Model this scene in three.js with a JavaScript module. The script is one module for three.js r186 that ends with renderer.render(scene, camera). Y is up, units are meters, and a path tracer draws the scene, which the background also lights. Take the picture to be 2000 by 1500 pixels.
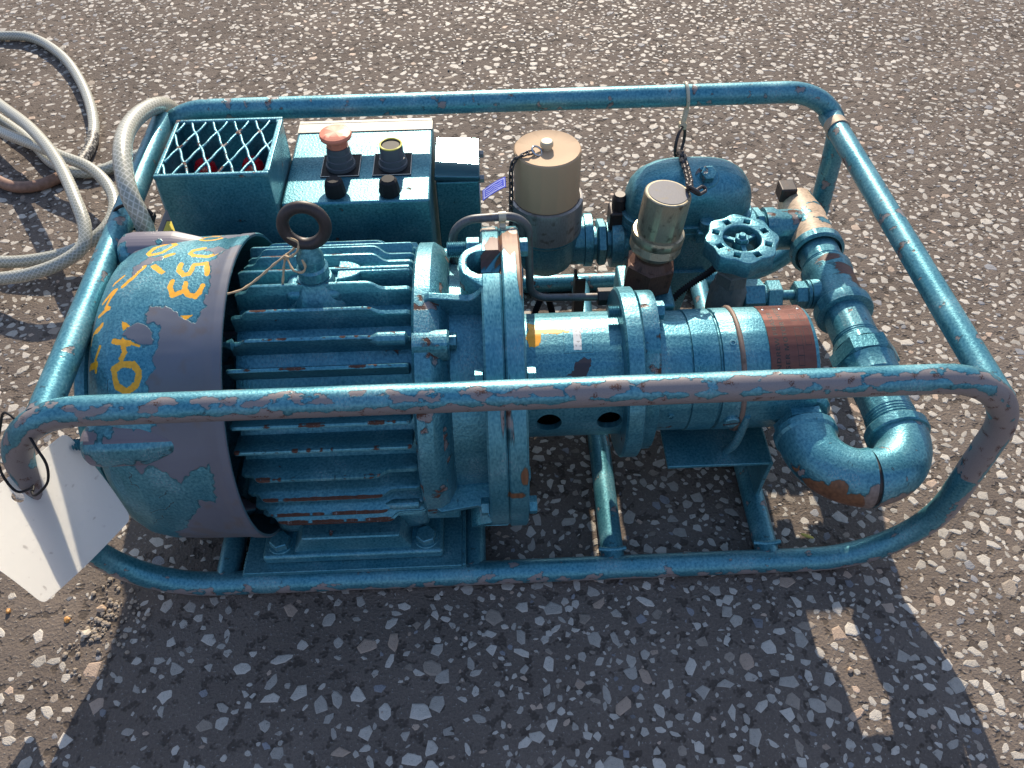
import * as THREE from 'three';
import { mergeGeometries, toCreasedNormals } from 'three/addons/utils/BufferGeometryUtils.js';
import { RoundedBoxGeometry } from 'three/addons/geometries/RoundedBoxGeometry.js';
import { Brush, Evaluator, SUBTRACTION } from 'three-bvh-csg';

// ---------------------------------------------------------------- camera, sky, sun, exposure
const scene = new THREE.Scene();
const camera = new THREE.PerspectiveCamera(49.0, 4 / 3, 0.02, 200);
camera.position.set(-0.01425, 0.79378, 0.65997);
camera.rotation.order = 'YXZ';
camera.rotation.set(-0.84163, -0.02741, -0.01658);
const renderer = new THREE.WebGLRenderer({ antialias: true });
renderer.setSize(1024, 768);
renderer.toneMapping = THREE.LinearToneMapping;
renderer.toneMappingExposure = 1.5;
renderer.shadowMap.enabled = true;
const toSun = new THREE.Vector3(0.042, 1, -1.635).normalize();
const sun = new THREE.DirectionalLight(new THREE.Color(1.0, 0.865, 0.68), 5);
sun.position.copy(toSun).multiplyScalar(6);
sun.castShadow = true;
sun.shadow.mapSize.set(2048, 2048);
Object.assign(sun.shadow.camera, { left: -1.6, right: 1.6, top: 1.6, bottom: -1.6, near: 1, far: 12 });
sun.shadow.radius = 1;
scene.add(sun, sun.target);
{ // clear sky: one smooth gradient, paler towards the horizon and round the sun
  const w = 256, h = 128, d = new Float32Array(w * h * 4), v = new THREE.Vector3();
  for (let j = 0; j < h; j++) for (let i = 0; i < w; i++) {
    const el = ((j + 0.5) / h - 0.5) * Math.PI, az = ((i + 0.5) / w - 0.5) * 2 * Math.PI;
    v.set(Math.cos(el) * Math.cos(az), Math.sin(el), Math.cos(el) * Math.sin(az));
    const s = Math.max(0, Math.sin(el)), hz = Math.exp(-3.2 * s), c = Math.max(0, v.dot(toSun));
    const g = 0.5 * Math.pow(c, 6) + 1.6 * Math.pow(c, 60);
    const o = (j * w + i) * 4;
    d[o] = 0.13 + 0.55 * hz + g; d[o + 1] = 0.235 + 0.44 * hz + g * 0.96; d[o + 2] = 0.46 + 0.26 * hz + g * 0.86; d[o + 3] = 1;
    if (el < 0) { d[o] = 0.30; d[o + 1] = 0.28; d[o + 2] = 0.26; }
  }
  const t = new THREE.DataTexture(d, w, h, THREE.RGBAFormat, THREE.FloatType);
  t.mapping = THREE.EquirectangularReflectionMapping; t.magFilter = t.minFilter = THREE.LinearFilter; t.wrapS = THREE.RepeatWrapping; t.needsUpdate = true;
  scene.background = t; scene.environment = t;
  scene.backgroundIntensity = 1.0; scene.environmentIntensity = 1.0;
}

// ---------------------------------------------------------------- small helpers
const V = (x, y, z) => new THREE.Vector3(x, y, z);
const rng = (s) => () => { s = (s + 0x6d2b79f5) | 0; let t = Math.imul(s ^ (s >>> 15), 1 | s); t = (t + Math.imul(t ^ (t >>> 7), 61 | t)) ^ t; return ((t ^ (t >>> 14)) >>> 0) / 4294967296; };
const PERM = (() => { const r = rng(77), a = [...Array(512).keys()].map((i) => i & 255); for (let i = 255; i > 0; i--) { const k = (r() * (i + 1)) | 0; [a[i], a[k]] = [a[k], a[i]]; } for (let i = 0; i < 256; i++) a[i + 256] = a[i]; return Uint8Array.from(a); })();
const fade = (t) => t * t * t * (t * (t * 6 - 15) + 10), lerp = (a, b, t) => a + (b - a) * t, clamp = (x, a = 0, b = 1) => Math.min(b, Math.max(a, x));
const sstep = (a, b, x) => { const t = clamp((x - a) / (b - a)); return t * t * (3 - 2 * t); };
const GX = [1, -1, 1, -1, 1.4, -1.4, 0, 0], GY = [1, 1, -1, -1, 0, 0, 1.4, -1.4];
// periodic gradient noise (period px, py in cells), about -1..1
function pn(x, y, px, py, s = 0) {
  const xf = Math.floor(x), yf = Math.floor(y), fx = x - xf, fy = y - yf;
  const x0 = ((xf % px) + px) % px, y0 = ((yf % py) + py) % py, x1 = (x0 + 1) % px, y1 = (y0 + 1) % py;
  const g = (a, b, dx, dy) => { const k = PERM[(PERM[(a + s) & 255] + b + (a >> 8) * 31 + (b >> 8) * 57) & 255] & 7; return GX[k] * dx + GY[k] * dy; };
  const u = fade(fx), v = fade(fy);
  return lerp(lerp(g(x0, y0, fx, fy), g(x1, y0, fx - 1, fy), u), lerp(g(x0, y1, fx, fy - 1), g(x1, y1, fx - 1, fy - 1), u), v);
}
const fbm = (x, y, px, py, s, n = 4) => { let a = 1, t = 0, m = 0; for (let i = 0; i < n; i++) { t += a * pn(x, y, px, py, s + i * 13); m += a; a *= 0.5; x *= 2; y *= 2; px *= 2; py *= 2; } return t / m; };
function dataTex(w, h, fill, srgb) {
  const d = new Uint8Array(w * h * 4);
  fill(d);
  const t = new THREE.DataTexture(d, w, h, THREE.RGBAFormat);
  t.wrapS = t.wrapT = THREE.RepeatWrapping; t.magFilter = THREE.LinearFilter; t.minFilter = THREE.LinearMipmapLinearFilter; t.generateMipmaps = true;
  if (srgb) t.colorSpace = THREE.SRGBColorSpace;
  t.needsUpdate = true;
  return t;
}
const enc = (c) => 255 * (c <= 0.0031308 ? c * 12.92 : 1.055 * Math.pow(clamp(c), 1 / 2.4) - 0.055);
// per-pixel painter: f(x, y, out) with out = {r,g,b linear, rough, metal, bump}
function maps(w, h, f, rep) {
  const A = new Uint8Array(w * h * 4), B = new Uint8Array(w * h * 4), C = new Uint8Array(w * h * 4), o = {};
  for (let y = 0, k = 0; y < h; y++) for (let x = 0; x < w; x++, k += 4) {
    f(x, y, o);
    A[k] = enc(o.r); A[k + 1] = enc(o.g); A[k + 2] = enc(o.b); A[k + 3] = 255;
    B[k] = 255; B[k + 1] = 255 * clamp(o.rough); B[k + 2] = 255 * clamp(o.metal); B[k + 3] = 255;
    C[k] = C[k + 1] = C[k + 2] = 255 * clamp(o.bump); C[k + 3] = 255;
  }
  const T = (d, s) => { const t = dataTex(w, h, (q) => q.set(d), s); if (rep) t.repeat.set(rep[0], rep[1]); return t; };
  return { map: T(A, true), rm: T(B), bump: T(C) };
}
const mat = (m, bs, extra = {}) => new THREE.MeshPhysicalMaterial({ map: m.map, roughnessMap: m.rm, metalnessMap: m.rm, roughness: 1, metalness: 1, bumpMap: m.bump, bumpScale: bs, ...extra });
const plain = (r, g, b, rough, metal = 0, extra = {}) => new THREE.MeshPhysicalMaterial({ color: new THREE.Color().setRGB(r, g, b), roughness: rough, metalness: metal, ...extra });

// ---------------------------------------------------------------- paint, primer, rust
const TEAL_D = [0.02, 0.135, 0.195], TEAL_L = [0.135, 0.365, 0.42], PRIM = [0.2, 0.175, 0.17], RUST = [0.085, 0.035, 0.022], RUSTD = [0.06, 0.022, 0.014];
// mmx, mmy: position in millimetres; W, H: period in mm; wear: field, chips where > 0; rustAmt 0..1
function paintAt(o, mx, my, W, H, wear, rustAmt, seed) {
  const h1 = pn(mx / 2.6, my / 2.6, Math.round(W / 2.6), Math.round(H / 2.6), seed), h2 = pn(mx / 1.1, my / 1.1, Math.round(W / 1.1), Math.round(H / 1.1), seed + 5);
  const ham = 0.6 * h1 + 0.4 * h2, t = clamp(0.45 + 0.6 * ham);
  let r = lerp(TEAL_D[0], TEAL_L[0], t), g = lerp(TEAL_D[1], TEAL_L[1], t), b = lerp(TEAL_D[2], TEAL_L[2], t);
  const h3 = pn(mx / 40 + 3, my / 40, Math.max(1, Math.round(W / 40)), Math.max(1, Math.round(H / 40)), seed + 41), h4 = pn(mx / 13, my / 13, Math.round(W / 13), Math.max(1, Math.round(H / 13)), seed + 43), fd = 1 + 0.16 * h3 + 0.1 * h4;
  r = r * fd + 0.02 * h3; g *= fd; b *= fd * (1 - 0.05 * h3);
  let rough = 0.39 + 0.1 * h3 + 0.1 * h2, metal = 0.54, bump = 0.62 + 0.3 * ham;
  const sc = sstep(0.1, 0.5, h3 + 0.5 * h4 - 0.1) * sstep(0.05, 0.5, pn(mx / 0.9, my / 2.2, Math.round(W / 0.9), Math.max(1, Math.round(H / 2.2)), seed + 47)); // chalky scuffs
  r = lerp(r, 0.3, 0.4 * sc); g = lerp(g, 0.36, 0.4 * sc); b = lerp(b, 0.37, 0.4 * sc); metal *= 1 - 0.5 * sc; rough += 0.15 * sc;
  if (wear > -0.1) {
    const c = sstep(0, 0.03, wear), rim = sstep(-0.07, -0.005, wear) * (1 - c);
    const rt = sstep(0.0, 0.25, rustAmt - 0.5 + 0.9 * pn(mx / 9, my / 9, Math.round(W / 9), Math.round(H / 9), seed + 21) * 0.6 + 0.25 * h2);
    const n = 1 + 0.12 * h2;
    const q = [lerp(PRIM[0], lerp(RUST[0], RUSTD[0], clamp(0.5 + h1)), rt) * n, lerp(PRIM[1], lerp(RUST[1], RUSTD[1], clamp(0.5 + h1)), rt) * n, lerp(PRIM[2], lerp(RUST[2], RUSTD[2], clamp(0.5 + h1)), rt) * n];
    r = lerp(r * (1 - 0.55 * rim), q[0], c); g = lerp(g * (1 - 0.55 * rim), q[1], c); b = lerp(b * (1 - 0.55 * rim), q[2], c);
    rough = lerp(rough, lerp(0.42, 0.85, rt), c); metal = lerp(metal, 0.0, c); bump = lerp(bump + 0.12 * rim, 0.22 + 0.08 * h2 * rt + 0.06 * rt, c);
  }
  o.r = r; o.g = g; o.b = b; o.rough = rough; o.metal = metal; o.bump = bump;
}
const M = {};
{ // general paint with few / more chips, 256 mm tile
  const tile = (thr, rust, seed) => mat(maps(1024, 1024, (x, y, o) => {
    const mx = x / 4, my = y / 4;
    const w = fbm(mx / 21.33, my / 21.33, 12, 12, seed, 5) + 0.25 * pn(mx / 64, my / 64, 4, 4, seed + 3) - thr;
    paintAt(o, mx, my, 256, 256, w, rust, seed);
  }, [1 / 0.256, 1 / 0.256]), 0.00045);
  M.paint = tile(0.55, 0.7, 3);
  M.worn = tile(0.34, 0.62, 9);
  M.rusty = tile(0.12, 0.75, 31);
}
{ // frame tube: 0.8 m long tile, once round the tube
  const W = 2048, H = 128;
  M.rail = mat(maps(W, H, (x, y, o) => {
    const mx = x * 800 / W, my = y * 77 / H;
    const w = fbm(mx / 16, my / 15.4, 50, 5, 41, 5) + 0.3 * pn(mx / 80, my / 77, 10, 1, 7) - 0.32;
    paintAt(o, mx, my, 800, 77, w, 0.38, 12);
  }, [1 / 0.8, 1]), 0.0003);
}
{ // the two rails on the near side: worn to the primer on the outward face and underneath
  const rail = (L, f, seed) => { const W = 2048, H = 160; return mat(maps(W, H, (x, y, o) => {
    const s = x / W, a = y / H * 360, mx = s * L * 1000, my = y * 77 / H;
    const w = 1.15 * fbm(mx / 20.4, my / 12.83, 50, 6, seed, 5) + 0.25 * pn(mx / 110, 0, Math.round(L * 1000 / 110), 1, seed + 9) + f(s, a);
    paintAt(o, mx, my, L * 1000, 77, w, 0.3, seed + 2);
  }, [1, 1]), 0.0003); };
  const bell = (a, c, w) => { let d = Math.abs(((a - c + 540) % 360) - 180); return Math.exp(-d * d / (w * w)); };
  // angle 0 faces the front, 90 is the crown, 270 the underside
  M.railTop = rail(1.02, (s, a) => -0.13 + 0.72 * bell(a, 335, 34) + 0.36 * bell(a, 52, 24) * sstep(0.44, 0.56, s) + 0.14 * bell(a, 66, 22) - 0.22 * bell(a, 22, 14) - 0.34 * bell(a, 112, 26) + 0.26 * (sstep(0.11, 0.05, s) * sstep(-0.01, 0.03, s) + sstep(0.89, 0.95, s) * sstep(1.01, 0.97, s)) + 0.3 * bell(a, 70, 40) * (sstep(0.05, 0, s) + sstep(0.95, 1, s)), 53);
  M.railBottom = rail(1.02, (s, a) => -0.46 + 0.8 * bell(a, 32, 46) + 0.3 * bell(a, 80, 40) + 0.5 * bell(a, 62, 50) * (sstep(0.16, 0, s) + sstep(0.84, 1, s)), 67);
}
{ // cooling fin: u along, v from root to crest, rust breaking through at the crest
  const W = 1024, H = 128;
  M.fin = mat(maps(W, H, (x, y, o) => {
    const mx = x * 320 / W, my = y * 36 / H, v = y / H;
    const w = fbm(mx / 10, my / 9, 32, 4, 61, 4) * 0.8 + 0.55 * pn(mx / 32, 0, 10, 1, 17) - 0.66 + 0.5 * sstep(0.9, 0.955, v);
    paintAt(o, mx, my, 320, 36, w, 0.95, 18);
  }, [1 / 0.32, 1]), 0.0003);
  M.finRust = mat(maps(W, H, (x, y, o) => {
    const mx = x * 320 / W, my = y * 36 / H, v = y / H;
    const w = fbm(mx / 10, my / 9, 32, 4, 71, 4) * 0.8 + 0.3 * pn(mx / 32, 0, 10, 1, 19) - 0.5 + 0.72 * sstep(0.925, 0.97, v);
    paintAt(o, mx, my, 320, 36, w, 0.95, 18);
  }, [1 / 0.32, 1]), 0.0003);
}
const canvas = (w, h) => { const c = document.createElement('canvas'); c.width = w; c.height = h; return [c, c.getContext('2d')]; };
const alphaOf = (c) => { const d = c.getContext('2d').getImageData(0, 0, c.width, c.height).data, a = new Float32Array(c.width * c.height); for (let i = 0; i < a.length; i++) a[i] = d[i * 4] / 255; return a; };
const pts = (s) => s.split(' ').map((p) => p.split(',').map(Number));
{ // fan cover: u = angle round the motor (2048 px = 360 deg), v = distance from the rim in mm (512 px = 200 mm)
  const W = 2048, H = 512, X = (a) => (a + 90) * W / 360, Y = (s) => s * H / 200;
  const draw = (fn) => { const [c, g] = canvas(W, H); g.fillStyle = '#000'; g.fillRect(0, 0, W, H); g.fillStyle = g.strokeStyle = '#fff'; g.lineCap = g.lineJoin = 'round'; fn(g); return alphaOf(c); };
  const path = (g, s, close) => { g.beginPath(); pts(s).forEach(([d, a], i) => (i ? g.lineTo(X(a), Y(d)) : g.moveTo(X(a), Y(d)))); if (close) g.closePath(); };
  const poly = (g, s) => { path(g, s, true); g.fill(); };
  const prim = draw((g) => {
    poly(g, '0,107 10,104 16,100 22,95 20,91 17,87 15,79 20,80 17,75 21,72 24,69 33,70 38,72 45,75 50,75 64,76 67,73 65,70 54,69 53,65 52,63 55,60 58,58 55,54 60,52 63,50 61,48 60,42 58,36 66,33 87,34 93,35 100,33 120,33 140,30 140,24 112,24 88,27 84,22 80,19 68,22 57,19 47,15 36,19 19,22 17,17 23,5 37,7 39,2 54,-5 62,-12 75,-16 80,-28 92,-36 80,-55 60,-70 0,-75');
    poly(g, '85,66 81,69 73,70 65,69 59,66 58,64 61,62 66,62 71,63 76,64'); poly(g, '33,104 22,107 12,103 20,100'); poly(g, '90,95 80,101 69,101 67,99 77,96 81,95 88,90');
    poly(g, '0,118 20,116 30,119 28,125 0,126'); poly(g, '95,112 104,108 104,124 92,126'); poly(g, '118,77 126,76 127,70 121,70');
    g.fillStyle = '#000'; poly(g, '93,36 59,36 66,32 87,33'); poly(g, '19,22 17,17 22,6 36,8 30,14');
  });
  const yel = draw((g) => {
    const st = (s, w) => { g.lineWidth = w * H / 200; path(g, s); g.stroke(); };
    g.lineWidth = 3.4 * H / 200; g.beginPath(); g.ellipse(X(117.5), Y(36), 3.6 * W / 360, Y(10), 0, 0, 7); g.stroke(); st('36,126 40,125', 5);
    st('34,105.5 43,104 44,102 40,100 26,99 20,100.5', 4); st('48,95 48,92 42,89 37,89.5 36,92 36,94 25,95 21.5,89', 4.2); st('50,86 51,83.5 47,80 41,81 37.5,82 38,85', 4.6); st('37.5,82 34,80 27,79 24,81 23,83.5', 4.6);
    poly(g, '37,72 27,72 32,70'); st('51,73.2 50.5,72', 1.2); st('50.5,71 49.5,69', 2); st('84,104 82,109 70,114 64,110.5 71,104 81,102.5 84,104', 4); st('66,100.5 60,102', 4); poly(g, '75,95 71,96 59,91 62,90 72,93');
    st('88,95 78,98', 4.5); st('80,95 87,89 94,85.5', 3.6); st('97,91.5 105,87.5', 2.2); st('113,81 100,85 107,78 102,77 114,75.5', 3.6); st('107,71 114,69.5', 4.5); st('114,69.5 122,68 124,65', 2.4);
    st('106,63 112,58.5 110,54.5', 3); st('122,56 110,57', 5); poly(g, '87,71 79,69.3 85,67.5'); st('92,64 78,63', 4.5); st('77,63 70,62', 2); st('84,64 82,60 84,58', 4.4); st('91,54.5 85,56 74,56 69,53.3 71,49.5 79,47.3 88,49 91,54.5', 5.2);
  });
  const dark = draw((g) => { g.lineWidth = 1.5; const l = (s) => { path(g, s); g.stroke(); }; l('88,20 90,14'); l('92,15 84,13'); l('60,6 70,2 84,0'); l('70,8 60,12'); l('97,52 97,47'); l('75,-2 90,-8'); });
  M.cover = mat(maps(W, H, (x, y, o) => {
    const mx = x * 940 / W, my = y * 200 / H;
    const wx = x + 6 * pn(mx / 6, my / 6, 157, 33, 4) + 1.2 * pn(mx / 2, my / 2, 470, 100, 5), wy = y + 6 * pn(mx / 6, my / 6, 157, 33, 14) + 1.2 * pn(mx / 2, my / 2, 470, 100, 15);
    const at = (m) => m[clamp(Math.round(wy), 0, H - 1) * W + ((Math.round(wx) % W) + W) % W];
    // distance-like edge: average of four taps
    let p = 0; for (const [dx, dy] of [[3, 0], [-3, 0], [0, 3], [0, -3]]) p += prim[clamp(Math.round(wy + dy), 0, H - 1) * W + ((Math.round(wx + dx) % W) + W) % W];
    p = 0.25 * p; const on = at(prim) > 0.5;
    paintAt(o, mx, my, 940, 200, on ? 0.2 : p > 0.1 ? -0.03 : -1, 0.0, 81);
    if (on) { const f = 1 + 0.10 * pn(mx / 40, my / 40, 23, 5, 8); o.r = 0.118 * f; o.g = 0.126 * f; o.b = 0.155 * f; o.rough = 0.48; o.bump = 0.3;
      const dirt = sstep(0.1, 0.5, fbm(mx / 20, my / 20, 47, 10, 33, 4) + 0.35 * sstep(230, 180, mx)) * 0.6; o.r = lerp(o.r, 0.13, dirt); o.g = lerp(o.g, 0.105, dirt); o.b = lerp(o.b, 0.095, dirt); }
    const yy = yel[clamp(Math.round(lerp(y, wy, 0.3)), 0, H - 1) * W + ((Math.round(lerp(x, wx, 0.3)) % W) + W) % W];
    if (yy > 0.45 && !on) { const f = 1 + 0.16 * pn(mx / 3, my / 3, 313, 67, 9); o.r = 0.80 * f; o.g = 0.36 * f; o.b = 0.012; o.metal = 0; o.rough = 0.42; o.bump = Math.max(o.bump, 0.72); }
    if (dark[clamp(Math.round(wy), 0, H - 1) * W + ((Math.round(wx) % W) + W) % W] > 0.4 && !on) { o.r *= 0.2; o.g *= 0.2; o.b *= 0.2; o.metal = 0; o.bump = 0.3; }
  }), 0.0006);
  M.primer = mat(maps(512, 512, (x, y, o) => { const mx = x / 4, my = y / 4; const w = fbm(mx / 32, my / 32, 4, 4, 91, 5) - 0.02; paintAt(o, mx, my, 128, 128, -w, 0, 81); if (-w > 0.02) { o.r = 0.15; o.g = 0.138; o.b = 0.165; } }, [1 / 0.128, 1 / 0.128]), 0.0004);
}
{ // coupling tube: u = angle (1024 px = 360 deg), v = along x from 11 mm to 107 mm
  const W = 1024, H = 512, X = (a) => a * W / 360, Y = (x) => (x - 11) * H / 96;
  const [c, g] = canvas(W, H); g.fillStyle = '#000'; g.fillRect(0, 0, W, H); g.lineJoin = g.lineCap = 'round';
  const path = (s) => { g.beginPath(); pts(s).forEach(([x, a], i) => (i ? g.lineTo(X(a), Y(x)) : g.moveTo(X(a), Y(x)))); };
  g.fillStyle = '#f00'; path('17.8,102 30,97 45,93 58.3,88.3 44,86 30.4,88 29,77 24.4,72 18,73 15.3,84 18.6,92'); g.fill();
  g.fillStyle = '#00f'; path('51,46 58.5,50.4 60.3,57 67.8,61.5 75.7,60 74.6,54 69.9,45 60,44'); g.fill();
  g.strokeStyle = '#030'; g.lineWidth = 2; path('52,116 80,110 78,66 50.7,66 52,116'); g.stroke();
  g.fillStyle = '#0f0'; path('61,109.6 69.4,110 67.5,68.6 60,69'); g.fill();
  const d = g.getImageData(0, 0, W, H).data;
  M.coupling = mat(maps(W, H, (x, y, o) => {
    const mx = x * 392 / W, my = y * 96 / H;
    const sx = clamp(Math.round(x + 4 * pn(mx / 3, my / 3, 130, 32, 3)), 0, W - 1), sy = clamp(Math.round(y + 4 * pn(mx / 3, my / 3, 130, 32, 8)), 0, H - 1);
    const k = (sy * W + sx) * 4, k0 = (y * W + x) * 4;
    const w = fbm(mx / 20, my / 19.2, 20, 5, 55, 5) - 0.6;
    paintAt(o, mx, my, 392, 96, w, 0.9, 44);
    if (d[k] > 128) { o.r = 0.82; o.g = 0.36; o.b = 0.012; o.metal = 0; o.rough = 0.35; o.bump = 0.8; }
    if (d[k + 2] > 128) { o.r = 0.035; o.g = 0.028; o.b = 0.034; o.metal = 0; o.rough = 0.45; o.bump = 0.3; }
    if (d[k0 + 1] > 128) { const s = 1 - 0.5 * sstep(0.35, 0.5, pn(mx / 2.5, my / 2.5, 156, 38, 2)); o.r = 0.55 * s; o.g = 0.58 * s; o.b = 0.6 * s; o.metal = 0; o.rough = 0.6; o.bump = 0.75; } else if (d[k0 + 1] > 20) { o.r *= 0.5; o.g *= 0.5; o.b *= 0.5; }
  }), 0.0004);
}
{ // engraved copper-coloured nameplate
  const W = 1024, H = 640; const [c, g] = canvas(W, H);
  g.fillStyle = '#fff'; g.fillRect(0, 0, W, H); g.fillStyle = g.strokeStyle = '#000';
  // plate is read with its top edge towards the motor: rows run round the pump
  g.save(); g.font = 'bold 84px sans-serif'; g.fillText('ANDREW FRASER', 150, 140); g.fillText('FRASER MOTOR HYDR', 60, 265); g.lineWidth = 5; g.font = '40px sans-serif'; g.fillText('RPM', 140, 445);
  g.strokeRect(250, 390, 360, 80); g.beginPath(); g.moveTo(340, 390); g.lineTo(340, 470); g.moveTo(430, 390); g.lineTo(430, 470); g.moveTo(520, 390); g.lineTo(520, 470); g.stroke(); g.strokeRect(430, 510, 180, 80); g.strokeRect(690, 390, 90, 80); g.strokeRect(690, 510, 90, 80); g.restore();
  const a = alphaOf(c);
  M.nameplate = mat(maps(W, H, (x, y, o) => {
    const n = fbm(x / 64, y / 160, 16, 4, 5, 4), e = x < 10 || y < 10 || x > W - 10 || y > H - 10, t = a[(H - 1 - y) * W + x] < 0.5;
    const ox = 0.5 + 0.5 * n; const s = 1 + 0.15 * pn(x / 4, y / 128, 256, 5, 6);
    o.r = lerp(0.19, 0.12, ox) * s; o.g = lerp(0.08, 0.045, ox) * s; o.b = lerp(0.06, 0.034, ox) * s; o.metal = 0.6; o.rough = 0.34 + 0.12 * n; o.bump = 0.6;
    if (t) { o.r = o.g = o.b = 0.012; o.metal = 0; o.rough = 0.6; o.bump = 0.45; }
  }), 0.0002);
}
{ // clear braided hose: 32 mm tile along, once round
  const W = 256, H = 256;
  M.hose = mat(maps(W, H, (x, y, o) => {
    const u = x / W * 6, v = y / H * 9;
    const f = (q) => { const k = Math.abs(((q % 1) + 1) % 1 - 0.5) * 2; return sstep(0.66, 0.86, k); };
    const t = Math.max(f(u + v), f(u - v)), n = 0.9 + 0.2 * pn(x / 16, y / 16, 16, 16, 3);
    o.r = lerp(0.34, 0.6, t) * n; o.g = lerp(0.345, 0.59, t) * n; o.b = lerp(0.27, 0.5, t) * n; o.metal = 0; o.rough = 0.32; o.bump = 0.5 + 0.2 * t;
  }, [1 / 0.04, 1]), 0.0002, { clearcoat: 0.6, clearcoatRoughness: 0.25, transmission: 0.15, thickness: 0 });
  M.hoseDirty = mat(maps(512, 256, (x, y, o) => {
    const n = fbm(x / 32, y / 32, 16, 8, 4, 4); o.r = 0.21 + 0.1 * n; o.g = 0.115 + 0.06 * n; o.b = 0.075 + 0.045 * n; o.metal = 0; o.rough = 0.55; o.bump = 0.5 + 0.3 * n;
  }, [1 / 0.1, 1]), 0.0003);
  M.hoseBlack = mat(maps(256, 256, (x, y, o) => {
    const n = fbm(x / 24, y / 24, 11, 11, 14, 4), k = sstep(0.0, 0.12, n); o.r = lerp(0.03, 0.34, k); o.g = lerp(0.028, 0.32, k); o.b = lerp(0.026, 0.27, k); o.metal = 0; o.rough = 0.5; o.bump = 0.4 + 0.2 * k;
  }, [1 / 0.04, 1]), 0.0002);
}
// painted pipe fittings with patches where the paint has come away: u along, v round
const BARE = [0.46, 0.34, 0.235], OXIDE = [0.085, 0.036, 0.03], RUSTY = [0.15, 0.066, 0.03], GREYB = [0.17, 0.13, 0.11];
const patched = (L, C, list, seed) => mat(maps(512, 512, (x, y, o) => {
  const u = x / 512, v = y / 512, mx = u * L, my = v * C, n = fbm(mx / (L / 8), my / (C / 8), 8, 8, seed, 5), n2 = pn(mx / (L / 40), my / (C / 40), 40, 40, seed + 4);
  let best = -1, col = null;
  for (const [u0, v0, ru, rv, c] of list) { let dv = Math.abs(v - v0); dv = Math.min(dv, 1 - dv); const d = 1 - Math.hypot((u - u0) / ru, dv / rv) + 0.95 * n; if (d > best) { best = d; col = c; } }
  paintAt(o, mx, my, L, C, best * 0.3 - 0.02 > 0 ? 0.2 : Math.max(best * 0.3 - 0.02, fbm(mx / (L / 6), my / (C / 6), 6, 6, seed + 8, 5) - 0.42), 0.4, seed);
  if (best * 0.3 - 0.02 > 0) { const k = 1 + 0.35 * n2 + 0.5 * n; o.r = col[0] * k; o.g = col[1] * k; o.b = col[2] * k; o.metal = 0.05; o.rough = 0.55; o.bump = 0.25 + 0.08 * n2; }
}), 0.0004);
M.teeTan = patched(90, 165, [[0.2, 0.1, 0.3, 0.24, BARE], [0.55, 0.95, 0.2, 0.1, BARE], [0.86, 0.05, 0.14, 0.2, BARE]], 101);
M.teeOxide = patched(76, 170, [[0.42, 0.93, 0.2, 0.1, OXIDE], [0.62, 0.88, 0.22, 0.07, RUSTY], [0.1, 0.02, 0.08, 0.1, OXIDE]], 107);
M.flangeTop = patched(100, 940, [[0.33, 0.79, 0.1, 0.028, RUSTY], [0.36, 0.815, 0.05, 0.02, [0.42, 0.36, 0.3]], [0.1, 0.83, 0.1, 0.012, [0.36, 0.3, 0.25]], [0.4, 0.735, 0.04, 0.05, RUSTY], [0.38, 0.53, 0.04, 0.01, RUSTY], [0.3, 0.505, 0.08, 0.005, RUSTY], [0.18, 0.775, 0.1, 0.018, OXIDE]], 131);
M.elbowRust = patched(90, 170, [[0.3, 0.71, 0.38, 0.085, RUSTY], [0.02, 0.72, 0.1, 0.14, GREYB], [0.3, 0.8, 0.08, 0.05, RUSTY]], 113);
M.elbowWorn = patched(90, 170, [[0.86, 0.7, 0.22, 0.07, GREYB], [0.25, 0.3, 0.06, 0.03, GREYB]], 127);
let grimeBump = null;
const grimeTex = (r, g, b, rough, metal, amp, seed, dirt = [0.06, 0.04, 0.025]) => {
  const m = maps(256, 256, (x, y, o) => {
    const n = fbm(x / 32, y / 32, 8, 8, seed, 5), f = 1 + amp * fbm(x / 4, y / 16, 64, 16, seed + 3, 3), k = sstep(0.1, 0.5, n);
    o.r = lerp(r * f, dirt[0], k * 0.7); o.g = lerp(g * f, dirt[1], k * 0.7); o.b = lerp(b * f, dirt[2], k * 0.7); o.metal = 0; o.rough = 1; o.bump = 0.5 + 0.2 * n;
  }, [1 / 0.08, 1 / 0.08]);
  grimeBump ??= m.bump;
  return new THREE.MeshPhysicalMaterial({ map: m.map, roughness: rough + 0.06, metalness: metal * 0.8, bumpMap: grimeBump, bumpScale: 0.0002 });
};
M.brass = grimeTex(0.35, 0.31, 0.22, 0.3, 0.9, 0.2, 7);
M.chainMetal = plain(0.06, 0.055, 0.055, 0.35, 0.7);
M.wireBand = grimeTex(0.2, 0.14, 0.11, 0.55, 0.2, 0.2, 19);
M.dusty = grimeTex(0.15, 0.16, 0.15, 0.6, 0.1, 0.3, 53, [0.045, 0.085, 0.1]);
M.steelRust = grimeTex(0.13, 0.065, 0.045, 0.5, 0.45, 0.4, 15, [0.03, 0.016, 0.012]);
M.steel = grimeTex(0.32, 0.31, 0.30, 0.36, 0.85, 0.3, 23, [0.1, 0.07, 0.05]);
M.blackIron = grimeTex(0.035, 0.028, 0.028, 0.42, 0.3, 0.4, 29, [0.07, 0.04, 0.03]);
M.capPlate = grimeTex(0.17, 0.165, 0.17, 0.6, 0.1, 0.12, 33, [0.2, 0.17, 0.12]);
M.bare = grimeTex(0.42, 0.33, 0.24, 0.55, 0.2, 0.2, 37, [0.2, 0.12, 0.07]);
M.capTan = plain(0.45, 0.305, 0.185, 0.6, 0, { specularIntensity: 0.35 });
M.capKnob = plain(0.5, 0.42, 0.28, 0.5, 0, { specularIntensity: 0.5 });
M.black = plain(0.012, 0.012, 0.013, 0.6, 0, { specularIntensity: 0.6 });
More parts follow.
